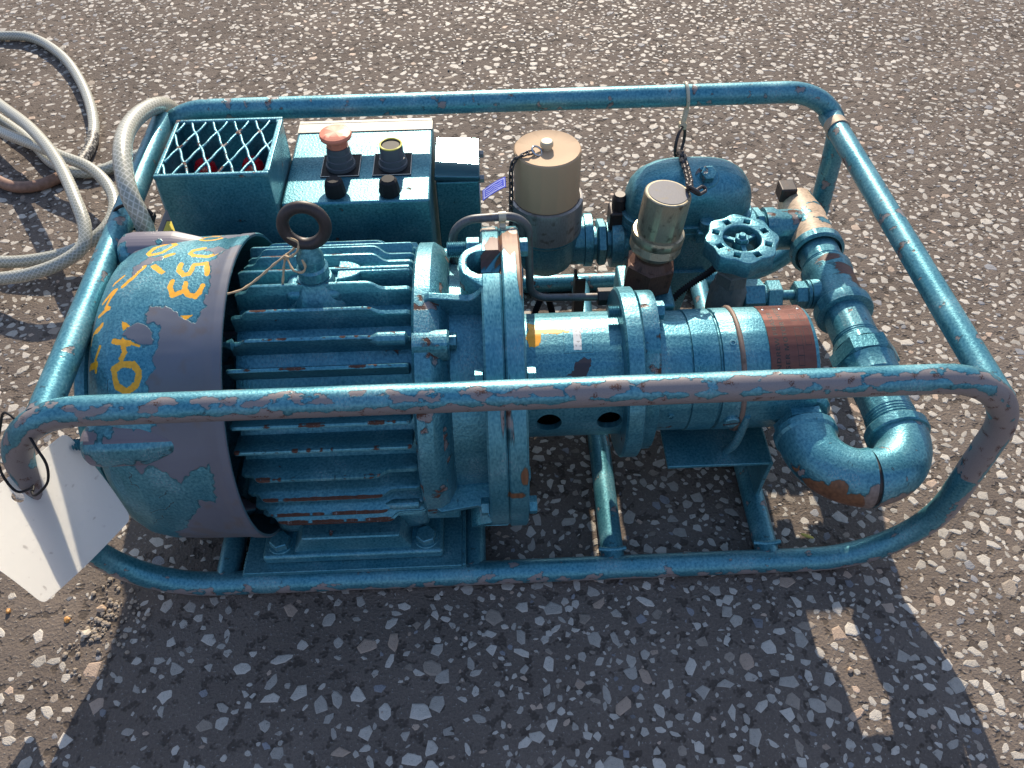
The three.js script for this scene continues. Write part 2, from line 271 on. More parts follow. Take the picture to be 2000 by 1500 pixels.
M.rubber = plain(0.015, 0.015, 0.017, 0.7, 0, { specularIntensity: 0.5 });
M.grey = plain(0.09, 0.10, 0.11, 0.5);
M.red = plain(0.66, 0.2, 0.115, 0.5);
M.lens = plain(0.9, 0.008, 0.02, 0.15, 0, { clearcoat: 0.6, transmission: 0.4, thickness: 0 });
M.chrome = plain(0.6, 0.6, 0.6, 0.22, 1);
M.cream = grimeTex(0.6, 0.55, 0.45, 0.5, 0, 0.08, 43, [0.4, 0.34, 0.26]);
M.tieClear = plain(0.6, 0.56, 0.42, 0.35, 0, { transmission: 0.3, thickness: 0 });
M.twine = plain(0.46, 0.34, 0.21, 0.95);
M.yellowDot = plain(0.55, 0.5, 0.08, 0.5);
M.lineTube = grimeTex(0.11, 0.115, 0.12, 0.42, 0.5, 0.3, 47, [0.09, 0.06, 0.04]);
M.zinc = plain(0.42, 0.44, 0.46, 0.2, 0.9);

// ---------------------------------------------------------------- geometry helpers (all in world metres)
function fin(g) { if (g.index) g = g.toNonIndexed(); for (const k of Object.keys(g.attributes)) if (!['position', 'normal', 'uv'].includes(k)) g.deleteAttribute(k); return g; }
function boxUV(g) { // metres, from the main direction of each face
  g = fin(g); const p = g.attributes.position, n = p.count, uv = new Float32Array(n * 2), a = V(), b = V(), c = V();
  for (let i = 0; i < n; i += 3) {
    a.fromBufferAttribute(p, i); b.fromBufferAttribute(p, i + 1).sub(a); c.fromBufferAttribute(p, i + 2).sub(a); b.cross(c);
    const x = Math.abs(b.x), y = Math.abs(b.y), z = Math.abs(b.z);
    for (let k = 0; k < 3; k++) { const X = p.getX(i + k), Y = p.getY(i + k), Z = p.getZ(i + k); const q = x > y && x > z ? [Z, Y] : y > z ? [X, Z] : [X, Y]; uv[(i + k) * 2] = q[0]; uv[(i + k) * 2 + 1] = q[1]; }
  }
  g.setAttribute('uv', new THREE.BufferAttribute(uv, 2)); return g;
}
const crease = (g, a = 0.6) => { g = g.index ? g.toNonIndexed() : g; return toCreasedNormals(g, a); };
function mesh(name, geos, m, parent, opt = {}) {
  const list = (Array.isArray(geos) ? geos : [geos]).map((g) => (opt.keepUV ? fin(g) : boxUV(g)));
  const o = new THREE.Mesh(list.length > 1 ? mergeGeometries(list) : list[0], m);
  o.name = name; o.castShadow = o.receiveShadow = true; if (parent) parent.add(o);
  return o;
}
const used = {};
const numbered = (n) => { const k = used[n] = (used[n] ?? -1) + 1; return k ? n + '_' + String(k).padStart(3, '0') : n; };
function tag(o, label, category, group, kind) { if (label) o.userData.label = label; if (category) o.userData.category = category; if (group) o.userData.group = group; if (kind) o.userData.kind = kind; return o; }
function thing(name, label, category, at = [0, 0, 0], group) { const o = new THREE.Group(); o.name = numbered(name); o.position.set(...at); scene.add(o); return tag(o, label, category, group); }
const part = (name, parent) => { const o = new THREE.Group(); o.name = name; parent.add(o); return o; };
// swept tube; ref: constant reference direction for the angle 0, else parallel transport
function sweep(P, r, o = {}) {
  const seg = o.seg ?? 16, n = P.length, pos = [], nor = [], uv = [], idx = []; let len = 0;
  const T = P.map((_, i) => P[Math.min(n - 1, i + 1)].clone().sub(P[Math.max(0, i - 1)]).normalize());
  let N = o.ref ? o.ref.clone() : Math.abs(T[0].y) < 0.9 ? V(0, 1, 0) : V(1, 0, 0);
  for (let i = 0; i < n; i++) {
    if (o.ref) N = o.ref.clone();
    N = N.clone().sub(T[i].clone().multiplyScalar(N.dot(T[i]))).normalize();
    const B = T[i].clone().cross(N); if (o.flip) B.negate();
    if (i) len += P[i].distanceTo(P[i - 1]);
    const R = typeof r === 'function' ? r(i / (n - 1), len) : r;
    for (let k = 0; k <= seg; k++) { const a = k / seg * 2 * Math.PI, d = N.clone().multiplyScalar(Math.cos(a)).addScaledVector(B, Math.sin(a)); pos.push(P[i].x + d.x * R, P[i].y + d.y * R, P[i].z + d.z * R); nor.push(d.x, d.y, d.z); uv.push(len, k / seg); }
  }
  for (let i = 0; i < n - 1; i++) for (let k = 0; k < seg; k++) { const a = i * (seg + 1) + k, b = a + seg + 1; if (o.flip) idx.push(a, b, a + 1, a + 1, b, b + 1); else idx.push(a, a + 1, b, a + 1, b + 1, b); }
  if (o.norm) for (let i = 0; i < uv.length; i += 2) uv[i] /= len;
  if (!o.open) for (const e of [0, n - 1]) { const c = pos.length / 3, s = e ? 1 : -1; pos.push(P[e].x, P[e].y, P[e].z); nor.push(T[e].x * s, T[e].y * s, T[e].z * s); uv.push(e ? uv[(n * (seg + 1) - 1) * 2] : 0, 0.5);
    for (let k = 0; k <= seg; k++) { const q = (e * (seg + 1) + k) * 3; pos.push(pos[q], pos[q + 1], pos[q + 2]); nor.push(T[e].x * s, T[e].y * s, T[e].z * s); uv.push(e ? uv[(n * (seg + 1) - 1) * 2] : 0, k / seg); }
    for (let k = 0; k < seg; k++) { if ((s > 0) !== !!o.flip) idx.push(c, c + 1 + k, c + 2 + k); else idx.push(c, c + 2 + k, c + 1 + k); } }
  const g = new THREE.BufferGeometry();
  g.setAttribute('position', new THREE.Float32BufferAttribute(pos, 3)); g.setAttribute('normal', new THREE.Float32BufferAttribute(nor, 3)); g.setAttribute('uv', new THREE.Float32BufferAttribute(uv, 2)); g.setIndex(idx);
  return g;
}
const curve = (P, n = 60, t = 0.5) => new THREE.CatmullRomCurve3(P, false, 'centripetal', t).getSpacedPoints(n);
// polyline with filleted corners, about 'step' apart
function fillet(C, R, step = 0.008) {
  const out = [C[0].clone()];
  for (let i = 1; i < C.length - 1; i++) {
    const r = Array.isArray(R) ? R[i - 1] : R, P = C[i], u = C[i - 1].clone().sub(P).normalize(), v = C[i + 1].clone().sub(P).normalize(), h = Math.acos(clamp(u.dot(v), -1, 1)) / 2;
    const d = r / Math.tan(h), c = P.clone().addScaledVector(u.clone().add(v).normalize(), r / Math.sin(h)), a = P.clone().addScaledVector(u, d).sub(c), e = P.clone().addScaledVector(v, d).sub(c), om = Math.PI - 2 * h, n = Math.max(4, Math.ceil(om / 0.14));
    for (let k = 0; k <= n; k++) { const t = k / n; out.push(c.clone().addScaledVector(a, Math.sin((1 - t) * om) / Math.sin(om)).addScaledVector(e, Math.sin(t * om) / Math.sin(om))); }
  }
  out.push(C.at(-1).clone());
  const q = [];
  for (let i = 0; i < out.length - 1; i++) { const m = Math.max(1, Math.round(out[i].distanceTo(out[i + 1]) / step)); for (let k = 0; k < m; k++) q.push(out[i].clone().lerp(out[i + 1], k / m)); }
  q.push(out.at(-1)); return q;
}
// solid of revolution: A origin, D axis, prof [[t, r], ...] in metres
function turned(A, D, prof, seg = 40, cr = 0.55, phase = 0) {
  const pos = [], idx = [], n = prof.length;
  for (const [t, r] of prof) for (let k = 0; k < seg; k++) { const a = phase + k / seg * 2 * Math.PI; pos.push(Math.cos(a) * Math.max(r, 1e-5), t, -Math.sin(a) * Math.max(r, 1e-5)); }
  for (let i = 0; i < n - 1; i++) for (let k = 0; k < seg; k++) { const a = i * seg + k, b = i * seg + (k + 1) % seg, c = a + seg, d = b + seg; idx.push(a, b, c, b, d, c); }
  let g = new THREE.BufferGeometry(); g.setAttribute('position', new THREE.Float32BufferAttribute(pos, 3)); g.setIndex(idx); g.setAttribute('uv', new THREE.Float32BufferAttribute(new Float32Array(pos.length / 3 * 2), 2));
  g = crease(g, cr);
  g.applyQuaternion(new THREE.Quaternion().setFromUnitVectors(V(0, 1, 0), D.clone().normalize())); g.translate(A.x, A.y, A.z);
  return g;
}
const X1 = V(1, 0, 0), Y1 = V(0, 1, 0), Z1 = V(0, 0, 1);
const disc = (A, D, L, r, c = 0.0012, seg = 40) => turned(A, D, [[0, 0], [0, r - c], [c, r], [L - c, r], [L, r - c], [L, 0]], seg);
const hex = (A, D, L, r, ph = 0) => turned(A, D, [[0, 0], [0, r * 0.88], [r * 0.07, r * 0.99], [L - r * 0.07, r * 0.99], [L, r * 0.88], [L, 0]], 6, 0.3, ph);
const boxG = (x0, x1, y0, y1, z0, z1, r = 0.0015) => { const g = new RoundedBoxGeometry(x1 - x0, y1 - y0, z1 - z0, 2, Math.min(r, (x1 - x0) / 2.1, (y1 - y0) / 2.1, (z1 - z0) / 2.1)); g.translate((x0 + x1) / 2, (y0 + y1) / 2, (z0 + z1) / 2); return g; };
const threads = (A, D, L, r, pitch = 0.0022) => { const p = [[0, 0]]; for (let t = 0; t < L; t += pitch) p.push([t, r - pitch * 0.45], [t + pitch / 2, r]); p.push([L, r - pitch * 0.45], [L, 0]); return turned(A, D, p, 32, 0.2); };
const bolt = (A, D, r, L = 0.008, shank = 0, sr = 0) => { const g = [hex(A, D, L, r, 0.3)]; if (shank) g.push(threads(A.clone().addScaledVector(D, L * 0.9), D, shank, sr || r * 0.55, 0.0016)); return g; };

// ---------------------------------------------------------------- ground: one sheet, stones set in it
const GN = (x, z) => 0.0009 * pn(x / 0.03 + 900, z / 0.03 + 900, 4096, 4096, 2) + 0.0006 * pn(x / 0.011 + 900, z / 0.011 + 900, 4096, 4096, 6) + 0.0016 * pn(x / 0.13 + 90, z / 0.13 + 90, 4096, 4096, 9);
{
  const W = 2048;
  M.ground = mat(maps(W, W, (x, y, o) => {
    const mx = x / W * 1000, my = y / W * 1000;
    const big = fbm(mx / 125, my / 125, 8, 8, 3, 3), mid = pn(mx / 12.5, my / 12.5, 80, 80, 8), f1 = pn(mx / 3.2, my / 3.2, 312, 312, 5), f2 = pn(mx / 1.45, my / 1.45, 690, 690, 15);
    const grit = sstep(0.42, 0.6, f1) * sstep(-0.1, 0.3, f2), dark = sstep(0.25, 0.55, -mid - 0.35 * f1);
    let l = 0.106 + 0.034 * big + 0.018 * f2 + 0.012 * f1; l *= 1 - 0.4 * dark;
    o.r = l * 1.27; o.g = l * 1.04; o.b = l * 0.87;
    const gl = 0.24 + 0.07 * f2; o.r = lerp(o.r, gl * 1.06, grit * 0.75); o.g = lerp(o.g, gl, grit * 0.75); o.b = lerp(o.b, gl * 0.9, grit * 0.75);
    o.rough = 0.9 - 0.12 * grit; o.metal = 0; o.bump = 0.5 + 0.16 * f1 + 0.13 * f2 + 0.16 * mid + 0.22 * grit - 0.3 * dark;
  }), 0.0022, { specularIntensity: 0.2 });
}
const ground = (() => {
  const x0 = -1.7, x1 = 1.5, z0 = -1.6, z1 = 0.8, nx = 430, nz = 330, pos = [], uv = [], idx = [];
  for (let j = 0; j <= nz; j++) for (let i = 0; i <= nx; i++) {
    const x = lerp(x0, x1, i / nx), z = lerp(z0, z1, j / nz), e = Math.min(i, j, nx - i, nz - j) / 6;
    pos.push(x, GN(x, z) * clamp(e), z); uv.push(x, -z);
  }
  for (let j = 0; j < nz; j++) for (let i = 0; i < nx; i++) { const a = j * (nx + 1) + i, b = a + nx + 1; idx.push(a, b, a + 1, b, b + 1, a + 1); }
  const S = 40, o = pos.length / 3; // skirt out to the horizon
  for (const [x, z] of [[x0, z0], [x1, z0], [x1, z1], [x0, z1], [-S, -S], [S, -S], [S, S], [-S, S]]) { pos.push(x, 0, z); uv.push(x, -z); }
  for (let k = 0; k < 4; k++) { const a = o + k, b = o + (k + 1) % 4, c = a + 4, d = b + 4; idx.push(a, b, c, b, d, c); }
  let g = new THREE.BufferGeometry(); g.setAttribute('position', new THREE.Float32BufferAttribute(pos, 3)); g.setAttribute('uv', new THREE.Float32BufferAttribute(uv, 2)); g.setIndex(idx); g.computeVertexNormals();
  const m = new THREE.Mesh(g, M.ground); m.name = 'ground'; m.receiveShadow = m.castShadow = true; m.userData.kind = 'structure'; m.userData.label = 'worn asphalt yard with pale stone chippings'; scene.add(m);
  return m;
})();
{
  const r = rng(4242);
  M.stone = mat(maps(512, 512, (x, y, o) => {
    const n = fbm(x / 32, y / 32, 16, 16, 3, 4), s = pn(x / 6, y / 6, 85, 85, 9), k = sstep(0.35, 0.6, -n - 0.2 * s);
    const l = (0.9 + 0.18 * n + 0.1 * s) * (1 - 0.45 * k); o.r = l; o.g = l; o.b = l; o.rough = 0.55 + 0.1 * s; o.metal = 0; o.bump = 0.5 + 0.22 * n + 0.18 * s - 0.25 * k;
  }, [1 / 0.08, 1 / 0.08]), 0.0012, { vertexColors: true, specularIntensity: 0.4 });
  // one flat-topped chipping outline, unit size
  const shape = () => { const n = 5 + (r() * 4 | 0), a0 = r() * 7, el = 0.45 + 0.5 * r(), P = []; for (let k = 0; k < n; k++) { const a = a0 + (k + 0.75 * (r() - 0.5)) / n * 2 * Math.PI, q = 0.72 + 0.45 * r(); P.push([Math.cos(a) * q, Math.sin(a) * q * el]); } return P; };
  const build = (P, s, rot, x, y, z, h, tilt, col, out) => { // top cap with a chamfer and sides going into the ground
    const c = Math.cos(rot), q = Math.sin(rot), n = P.length, R = [[0.8, h], [1.0, h * 0.35], [1.06, -0.003]].map(([k, yy]) => P.map(([a, b]) => { const X = (a * c - b * q) * s * k, Z = (a * q + b * c) * s * k; return [x + X, y + yy + (yy > 0 ? X * tilt[0] + Z * tilt[1] : 0), z + Z]; }));
    const ctr = [x, y + h * 1.12, z], tri = (A, B, C) => out.pos.push(...A, ...B, ...C);
    for (let k = 0; k < n; k++) { const m = (k + 1) % n; tri(ctr, R[0][m], R[0][k]); for (const j of [0, 1]) { tri(R[j][k], R[j][m], R[j + 1][k]); tri(R[j][m], R[j + 1][m], R[j + 1][k]); } }
    const cnt = n * 15; for (let k = 0; k < cnt; k++) out.col.push(...col);
  };
  const finish = (out) => { const g = new THREE.BufferGeometry(); g.setAttribute('position', new THREE.Float32BufferAttribute(out.pos, 3)); g.computeVertexNormals(); const n = out.pos.length / 3, uv = new Float32Array(n * 2); for (let i = 0; i < n; i++) { uv[i * 2] = out.pos[i * 3] + out.pos[i * 3 + 1]; uv[i * 2 + 1] = out.pos[i * 3 + 2]; } g.setAttribute('uv', new THREE.BufferAttribute(uv, 2)); g.setAttribute('color', new THREE.Float32BufferAttribute(out.col, 3)); return g; };
  const tone = () => { const k = r(), l = 0.33 + 0.2 * r(); if (k < 0.05) return [l * 0.62, l * 0.52, l * 0.42]; if (k < 0.12) return [l * 0.5, l * 0.5, l * 0.52]; if (k < 0.16) return [l * 0.95, l * 0.72, l * 0.55]; return [l, l * 0.915, l * 0.79]; };
  // scatter without overlaps
  const cell = 0.012, grid = new Map(), spots = [];
  const fits = (x, z, s) => { const i = Math.floor(x / cell), j = Math.floor(z / cell); for (let a = -2; a <= 2; a++) for (let b = -2; b <= 2; b++) for (const p of grid.get((i + a) * 4096 + j + b) ?? []) if (Math.hypot(p[0] - x, p[1] - z) < (p[2] + s) * 0.76) return false; return true; };
  const cam = camera.position;
  for (let t = 0; t < 170000; t++) {
    const x = lerp(-1.5, 1.35, r()), z = lerp(-1.5, 0.62, r()), e = r(), s = 0.0024 + 0.0078 * Math.pow(e, 1.35);
    if (Math.abs(x) > 0.62 + (0.62 - z) * 0.45 + 0.05) continue;
    const dens = 0.42 + 0.2 * pn(x / 0.2 + 50, z / 0.2 + 50, 999, 999, 3) + 0.3 * sstep(-0.2, 0.35, x) - 0.3 * sstep(0.05, 0.3, z) * sstep(0.1, -0.3, x);
    if (r() > dens || !fits(x, z, s)) continue;
    const p = [x, z, s]; const key = Math.floor(x / cell) * 4096 + Math.floor(z / cell); grid.has(key) ? grid.get(key).push(p) : grid.set(key, [p]); spots.push(p);
  }
  const near = new Set(spots.filter(([x, z, s]) => s > 0.0046 && z > 0.24 && Math.abs(x) < 0.64).sort((a, b) => b[2] - a[2]).slice(0, 280));
  const rest = { pos: [], col: [] }, kinds = [...Array(20)].map(() => shape());
  const mats = [...Array(7)].map(() => { const m = M.stone.clone(), c = tone(); m.vertexColors = false; m.color.setRGB(...c); return m; });
  const forms = kinds.map((P) => { const o = { pos: [], col: [] }; build(P, 1, 0, 0, 0, 0, 0.08, [0, 0], [1, 1, 1], o); return o.pos; });
  const one = forms.map((p) => { const g = new THREE.BufferGeometry(), q = Float32Array.from(p); g.setAttribute('position', new THREE.BufferAttribute(q, 3)); g.computeVertexNormals(); const uv = new Float32Array(q.length / 3 * 2); for (let i = 0; i < q.length / 3; i++) { uv[i * 2] = q[i * 3] * 0.007; uv[i * 2 + 1] = q[i * 3 + 2] * 0.007; } g.setAttribute('uv', new THREE.BufferAttribute(uv, 2)); return g; });
  for (const p of spots) {
    const [x, z, s] = p, y = GN(x, z) - 0.0003;
    if (near.has(p)) {
      const m = new THREE.Mesh(one[(r() * one.length) | 0], mats[(r() * mats.length) | 0]); m.name = 'stone'; m.castShadow = m.receiveShadow = true;
      m.position.set(x, y + 0.0002, z); m.scale.setScalar(s); m.rotation.set((r() - 0.5) * 0.06, r() * 7, (r() - 0.5) * 0.06); ground.add(m);
    } else build(r() < 0.5 ? kinds[(r() * 20) | 0] : shape(), s, r() * 7, x, y, z, 0.0003 + 0.0006 * r(), [(r() - 0.5) * 0.07, (r() - 0.5) * 0.07], tone(), rest);
  }
  const all = new THREE.Mesh(finish(rest), M.stone); all.name = 'stones'; all.userData.kind = 'stuff'; all.castShadow = all.receiveShadow = true; ground.add(all);
}

// ---------------------------------------------------------------- the power pack
const pack = thing('hydraulic_power_pack', 'blue painted hydraulic power pack with electric motor and pump inside a tubular carrying frame', 'power pack');
const TR = 0.01224, TY = 0.2912, BY = 0.01224, ZF = 0.2226, AY = 0.162, AZ = 0.085; // tube radius, rail heights, motor axis
const ax = (x, a, r) => { const t = a * Math.PI / 180; return V(x, AY + r * Math.sin(t), AZ + r * Math.cos(t)); };
const rad = (a) => { const t = a * Math.PI / 180; return V(0, Math.sin(t), Math.cos(t)); };
{ // frame
  const f = part('tube_frame', pack);
  const rails = (z, xl, xr, bl, br, mt, mb) => {
    const m = 0.16, k = (m - BY) / (TY - BY), ml = lerp(bl, xl, k), mr = lerp(br, xr, k);
    const top = fillet([V(ml, m, z), V(xl, TY, z), V(xr, TY, z), V(mr, m, z)], 0.076), bot = fillet([V(ml, m, z), V(bl, BY, z), V(br, BY, z), V(mr, m, z)], 0.1074);
    mesh('top_rail', sweep(top, TR, { seg: 28, ref: Z1, flip: true, open: true, norm: mt !== M.rail }), mt, f, { keepUV: true });
    mesh('bottom_rail', sweep(bot, TR, { seg: 28, ref: Z1, open: true, norm: mb !== M.rail }), mb, f, { keepUV: true });
  };
  rails(ZF, -0.4168, 0.4168, -0.414, 0.414, M.railTop, M.railBottom);
  rails(-ZF, -0.404, 0.4035, -0.412, 0.419, M.rail, M.rail);
  const tube = (a, b, m = M.rail) => mesh('cross_tube', sweep([...Array(9)].map((_, i) => a.clone().lerp(b, i / 8)), TR, { seg: 28, ref: Y1 }), m, f, { keepUV: true });
  tube(V(-0.383, 0.281, -ZF + 0.002), V(-0.3753, 0.283, ZF - 0.002)); tube(V(0.3875, 0.262, -ZF + 0.002), V(0.404, 0.2575, ZF - 0.002));
  for (const [a, b] of [[0.1065, 0.1005], [0.27, 0.2632], [-0.0445, -0.0445], [-0.3, -0.3]]) tube(V(a, BY, -ZF + 0.004), V(b, BY, ZF - 0.004));
  mesh('clip_band', [sweep([V(0.3884, 0.2618, -0.2), V(0.3888, 0.2617, -0.189)], TR + 0.0006, { seg: 24, ref: Y1 }), sweep([V(0.3888, 0.2617, -0.188), V(0.3889, 0.2617, -0.1865)], TR + 0.0014, { seg: 24, ref: Y1 })], M.bare, f);
  mesh('mounting_plate', [boxG(-0.278, -0.0563, 0.0248, 0.0308, -0.222, 0.2235, 0.001)], M.paint, f);
  mesh('plate_edge', boxG(-0.0563, -0.0523, 0.0125, 0.0308, -0.2, 0.2225, 0.001), M.paint, f);
  for (const [x, a, z] of [[-0.278, 0, 0.2228], [-0.0563, 0, 0.2228], [0.1005, 1, 0.205], [0.2632, 1, 0.205]]) { // weld beads
    const P = a ? [...Array(9)].map((_, i) => V(x - 0.0135 + 0.027 * i / 8, 0.0205 + 0.0025 * Math.sin(i / 8 * Math.PI), z + 0.003 * Math.sin(i / 8 * 3.14))) : [V(x, 0.0245, 0.195), V(x, 0.0255, 0.21), V(x, 0.0255, 0.2235)];
    mesh('weld_bead', sweep(curve(P, 24), (t) => 0.0026 + 0.0006 * Math.sin(t * 50), { seg: 8 }), M.paint, f);
  }
  mesh('support_bracket', [boxG(0.158, 0.266, 0.0875, 0.0915, 0.02, 0.1545, 0.001)], M.paint, f);
  { // folded leg of the bracket, a plate that narrows down to the cross tube
    const s = new THREE.Shape(); s.moveTo(-0.1545, 0.0905); s.lineTo(-0.02, 0.0905); s.lineTo(-0.05, 0.018); s.lineTo(-0.149, 0.018); s.quadraticCurveTo(-0.1495, 0.05, -0.1545, 0.0905);
    const g = new THREE.ExtrudeGeometry(s, { depth: 0.003, bevelEnabled: true, bevelSize: 0.0006, bevelThickness: 0.0006, bevelSegments: 1, curveSegments: 8 }); g.rotateY(Math.PI / 2); g.translate(0.2635, 0, 0); mesh('bracket_leg', g, M.paint, f);
  }
}
{ // motor
  const x0 = -0.245, x1 = -0.086;
  const motor = mesh('electric_motor', turned(V(x0, AY, AZ), X1, [[0, 0], [0, 0.108], [0.004, 0.1155], [x1 - x0, 0.1155], [x1 - x0, 0]], 96), M.paint, pack);
  const finGeo = (kind, t = 0.0036) => {
    const s = new THREE.Shape(), top = 0.1395, lo = 0.1315, b = 0.105;
    s.moveTo(-0.243, b); 
    if (kind === 'plain') { s.lineTo(-0.2415, 0.1375); s.quadraticCurveTo(-0.241, top, -0.239, top); s.lineTo(-0.0925, top); s.quadraticCurveTo(-0.0905, top, -0.09, 0.137); s.lineTo(-0.09, b); }
    else if (kind === 'half') { s.lineTo(-0.2415, 0.136); s.lineTo(-0.239, 0.1375); s.lineTo(-0.19, 0.1375); s.lineTo(-0.155, 0.138); s.lineTo(-0.09, 0.138); s.lineTo(-0.0875, 0.134); s.lineTo(-0.0875, b); }
    else { s.lineTo(-0.242, lo - 0.002); s.lineTo(-0.239, lo); s.lineTo(-0.2365, lo); s.bezierCurveTo(-0.229, lo, -0.231, top, -0.223, top); s.lineTo(-0.128, top); s.bezierCurveTo(-0.117, top, -0.12, lo, -0.108, lo); s.lineTo(-0.092, lo); s.quadraticCurveTo(-0.088, lo, -0.0875, lo - 0.004); s.lineTo(-0.0875, b); }
    const g = fin(new THREE.ExtrudeGeometry(s, { depth: t - 0.0024, bevelEnabled: true, bevelSize: 0.0012, bevelThickness: 0.0012, bevelSegments: 2, curveSegments: 8 }));
    g.translate(0, 0, -(t - 0.0024) / 2);
    const p = g.attributes.position, uv = g.attributes.uv;
    for (let i = 0; i < p.count; i++) { // thicker at the root, uneven crest
      const y = p.getY(i), k = (y - 0.105) / 0.0345; p.setZ(i, p.getZ(i) * (1 + 2.6 * Math.pow(1 - clamp(k * 0.95), 1.6)));
      uv.setXY(i, p.getX(i) + 0.3, Math.min(0.995, k) - (k > 0.6 ? 0.09 * (p.getZ(i) / t + 0.5) : 0));
    }
    return crease(g, 0.7);
  };
  const geo = { step: finGeo('step'), plain: finGeo('plain'), half: finGeo('half') };
  const R = rng(9);
  for (const [a, k] of [[132, 'step'], [124, 'step'], [116, 'plain'], [112.5, 'step'], [104.5, 'step'], [95.5, 'half'], [86.2, 'step'], [74.6, 'step'], [63.4, 'step'], [52.8, 'plain'], [43, 'plain'], [32.7, 'plain'], [23, 'plain'], [10.5, 'step'], [-1, 'step'], [-13.5, 'step'], [-25, 'step'], [-34, 'step'], [142, 'plain'], [155, 'plain'], [170, 'plain'], [190, 'plain'], [205, 'plain']]) {
    const g = geo[k].clone(), uv = g.attributes.uv, off = R() * 0.3; for (let i = 0; i < uv.count; i++) uv.setX(i, uv.getX(i) + off);
    g.rotateX((90 - a) * Math.PI / 180); g.translate(0, AY, AZ);
    mesh('cooling_fin', g, a < 0 ? M.finRust : M.fin, motor, { keepUV: true });
  }
  // bulb ends of three fins
  for (const [xa, xb, a, r] of [[-0.118, -0.088, 63.4, 0.0062], [-0.2425, -0.2365, 63.4, 0.005], [-0.118, -0.088, -13.5, 0.005]]) mesh('fin_boss', turned(ax(xa - 0.008, a, 0.1325), X1, [[0, 0.001], [0.006, r * 0.6], [0.011, r], [xb - xa + 0.005, r], [xb - xa + 0.008, 0]], 18), M.paint, motor);
  // fan cover
  { const prof = [[-0.369, 0.1], [-0.369, 0.108], [-0.365, 0.124], [-0.357, 0.136], [-0.345, 0.144], [-0.33, 0.148], [-0.30, 0.1495], [-0.2555, 0.1502], [-0.254, 0.151], [-0.2435, 0.1515], [-0.2425, 0.1505], [-0.2425, 0.1482], [-0.246, 0.1475], [-0.3, 0.1465]];
    const sd = []; let acc = 0; for (let i = prof.length - 1; i >= 0; i--) sd[i] = 0; for (let i = 10; i > 0; i--) { sd[i] = acc; acc += Math.hypot(prof[i][0] - prof[i - 1][0], prof[i][1] - prof[i - 1][1]); } sd[0] = acc;
    const seg = 144, pos = [], uv = [], idx = [];
    const fine = []; for (let i = 0; i < prof.length - 1; i++) { const m = i < 9 ? 4 : 1; for (let k = 0; k < m; k++) fine.push([lerp(prof[i][0], prof[i + 1][0], k / m), lerp(prof[i][1], prof[i + 1][1], k / m), lerp(sd[i], sd[i + 1], k / m)]); } fine.push([...prof.at(-1), 0]);
    const dent = (x, a) => 0; 
    for (const [x, r, s] of fine) for (let k = 0; k <= seg; k++) { const a = k / seg * 360 - 150, p = ax(x, a, r + dent(x, a)); pos.push(p.x, p.y, p.z); uv.push((a + 90) / 360, s / 0.2); }
    for (let i = 0; i < fine.length - 1; i++) for (let k = 0; k < seg; k++) { const a = i * (seg + 1) + k, b = a + seg + 1; idx.push(a, a + 1, b, a + 1, b + 1, b); }
    const g = new THREE.BufferGeometry(); g.setAttribute('position', new THREE.Float32BufferAttribute(pos, 3)); g.setAttribute('uv', new THREE.Float32BufferAttribute(uv, 2)); g.setIndex(idx);
    mesh('fan_cover', crease(g, 0.7), M.cover, motor, { keepUV: true });
    mesh('end_disc', [disc(V(-0.3835, AY, AZ), X1, 0.012, 0.1135, 0.002, 72)], M.paint, motor);
    mesh('cover_end', turned(V(-0.371, AY, AZ), X1, [[0, 0], [0, 0.101], [0.003, 0.103], [0.006, 0]], 60), M.paint, motor);
    for (const a of [28.7, 118.7, 208.7, 298.7]) {
      mesh('cover_boss', turned(ax(-0.3635, a, 0.1375), X1, [[0, 0], [0, 0.015], [0.004, 0.0185], [0.012, 0.02], [0.05, 0.0195], [0.075, 0.013], [0.09, 0.004], [0.092, 0]], 36), M.primer, motor);
      mesh('stud', [threads(ax(-0.3785, a, 0.1375), X1, 0.016, 0.0052), disc(ax(-0.366, a, 0.1375), X1, 0.003, 0.009, 0.0006, 24)], M.paint, motor);
    }
  }
  // lifting eye on its boss
  mesh('lifting_boss', [turned(V(-0.172, 0.262, 0.084), Y1, [[0, 0], [0, 0.033], [0.018, 0.0285], [0.03, 0.0205], [0.036, 0.0165], [0.0405, 0.015], [0.041, 0]], 40), boxG(-0.2, -0.148, 0.262, 0.2965, 0.062, 0.1, 0.008)], M.paint, motor);
  { const eye = mesh('lifting_eye', (() => { const g = new THREE.TorusGeometry(0.0177, 0.0053, 20, 48); g.rotateX(-0.12); g.translate(-0.1705, 0.3575, 0.084); return g; })(), M.blackIron, motor);
    mesh('shank', turned(V(-0.172, 0.3025, 0.084), Y1, [[0, 0], [0, 0.0125], [0.002, 0.0138], [0.011, 0.0138], [0.013, 0.0118], [0.016, 0.0112], [0.0185, 0.0118], [0.022, 0.012], [0.03, 0.0085], [0.038, 0.006], [0.04, 0]], 32), M.paint, motor); }
  mesh('fin_pad', (() => { const s = new THREE.Shape(); s.moveTo(-0.152, -0.013); s.lineTo(-0.152, 0.013); s.quadraticCurveTo(-0.138, 0.012, -0.133, 0.003); s.lineTo(-0.09, 0.002); s.lineTo(-0.09, -0.002); s.lineTo(-0.133, -0.003); s.quadraticCurveTo(-0.138, -0.011, -0.152, -0.013); const g = new THREE.ExtrudeGeometry(s, { depth: 0.0235, bevelEnabled: true, bevelSize: 0.0012, bevelThickness: 0.0012, bevelSegments: 2 }); g.rotateX(-Math.PI / 2); g.translate(0, 0.275, 0); g.translate(0, -AY, 0); g.rotateX(-5 * Math.PI / 180); g.translate(0, AY, AZ); return g; })(), M.paint, motor);
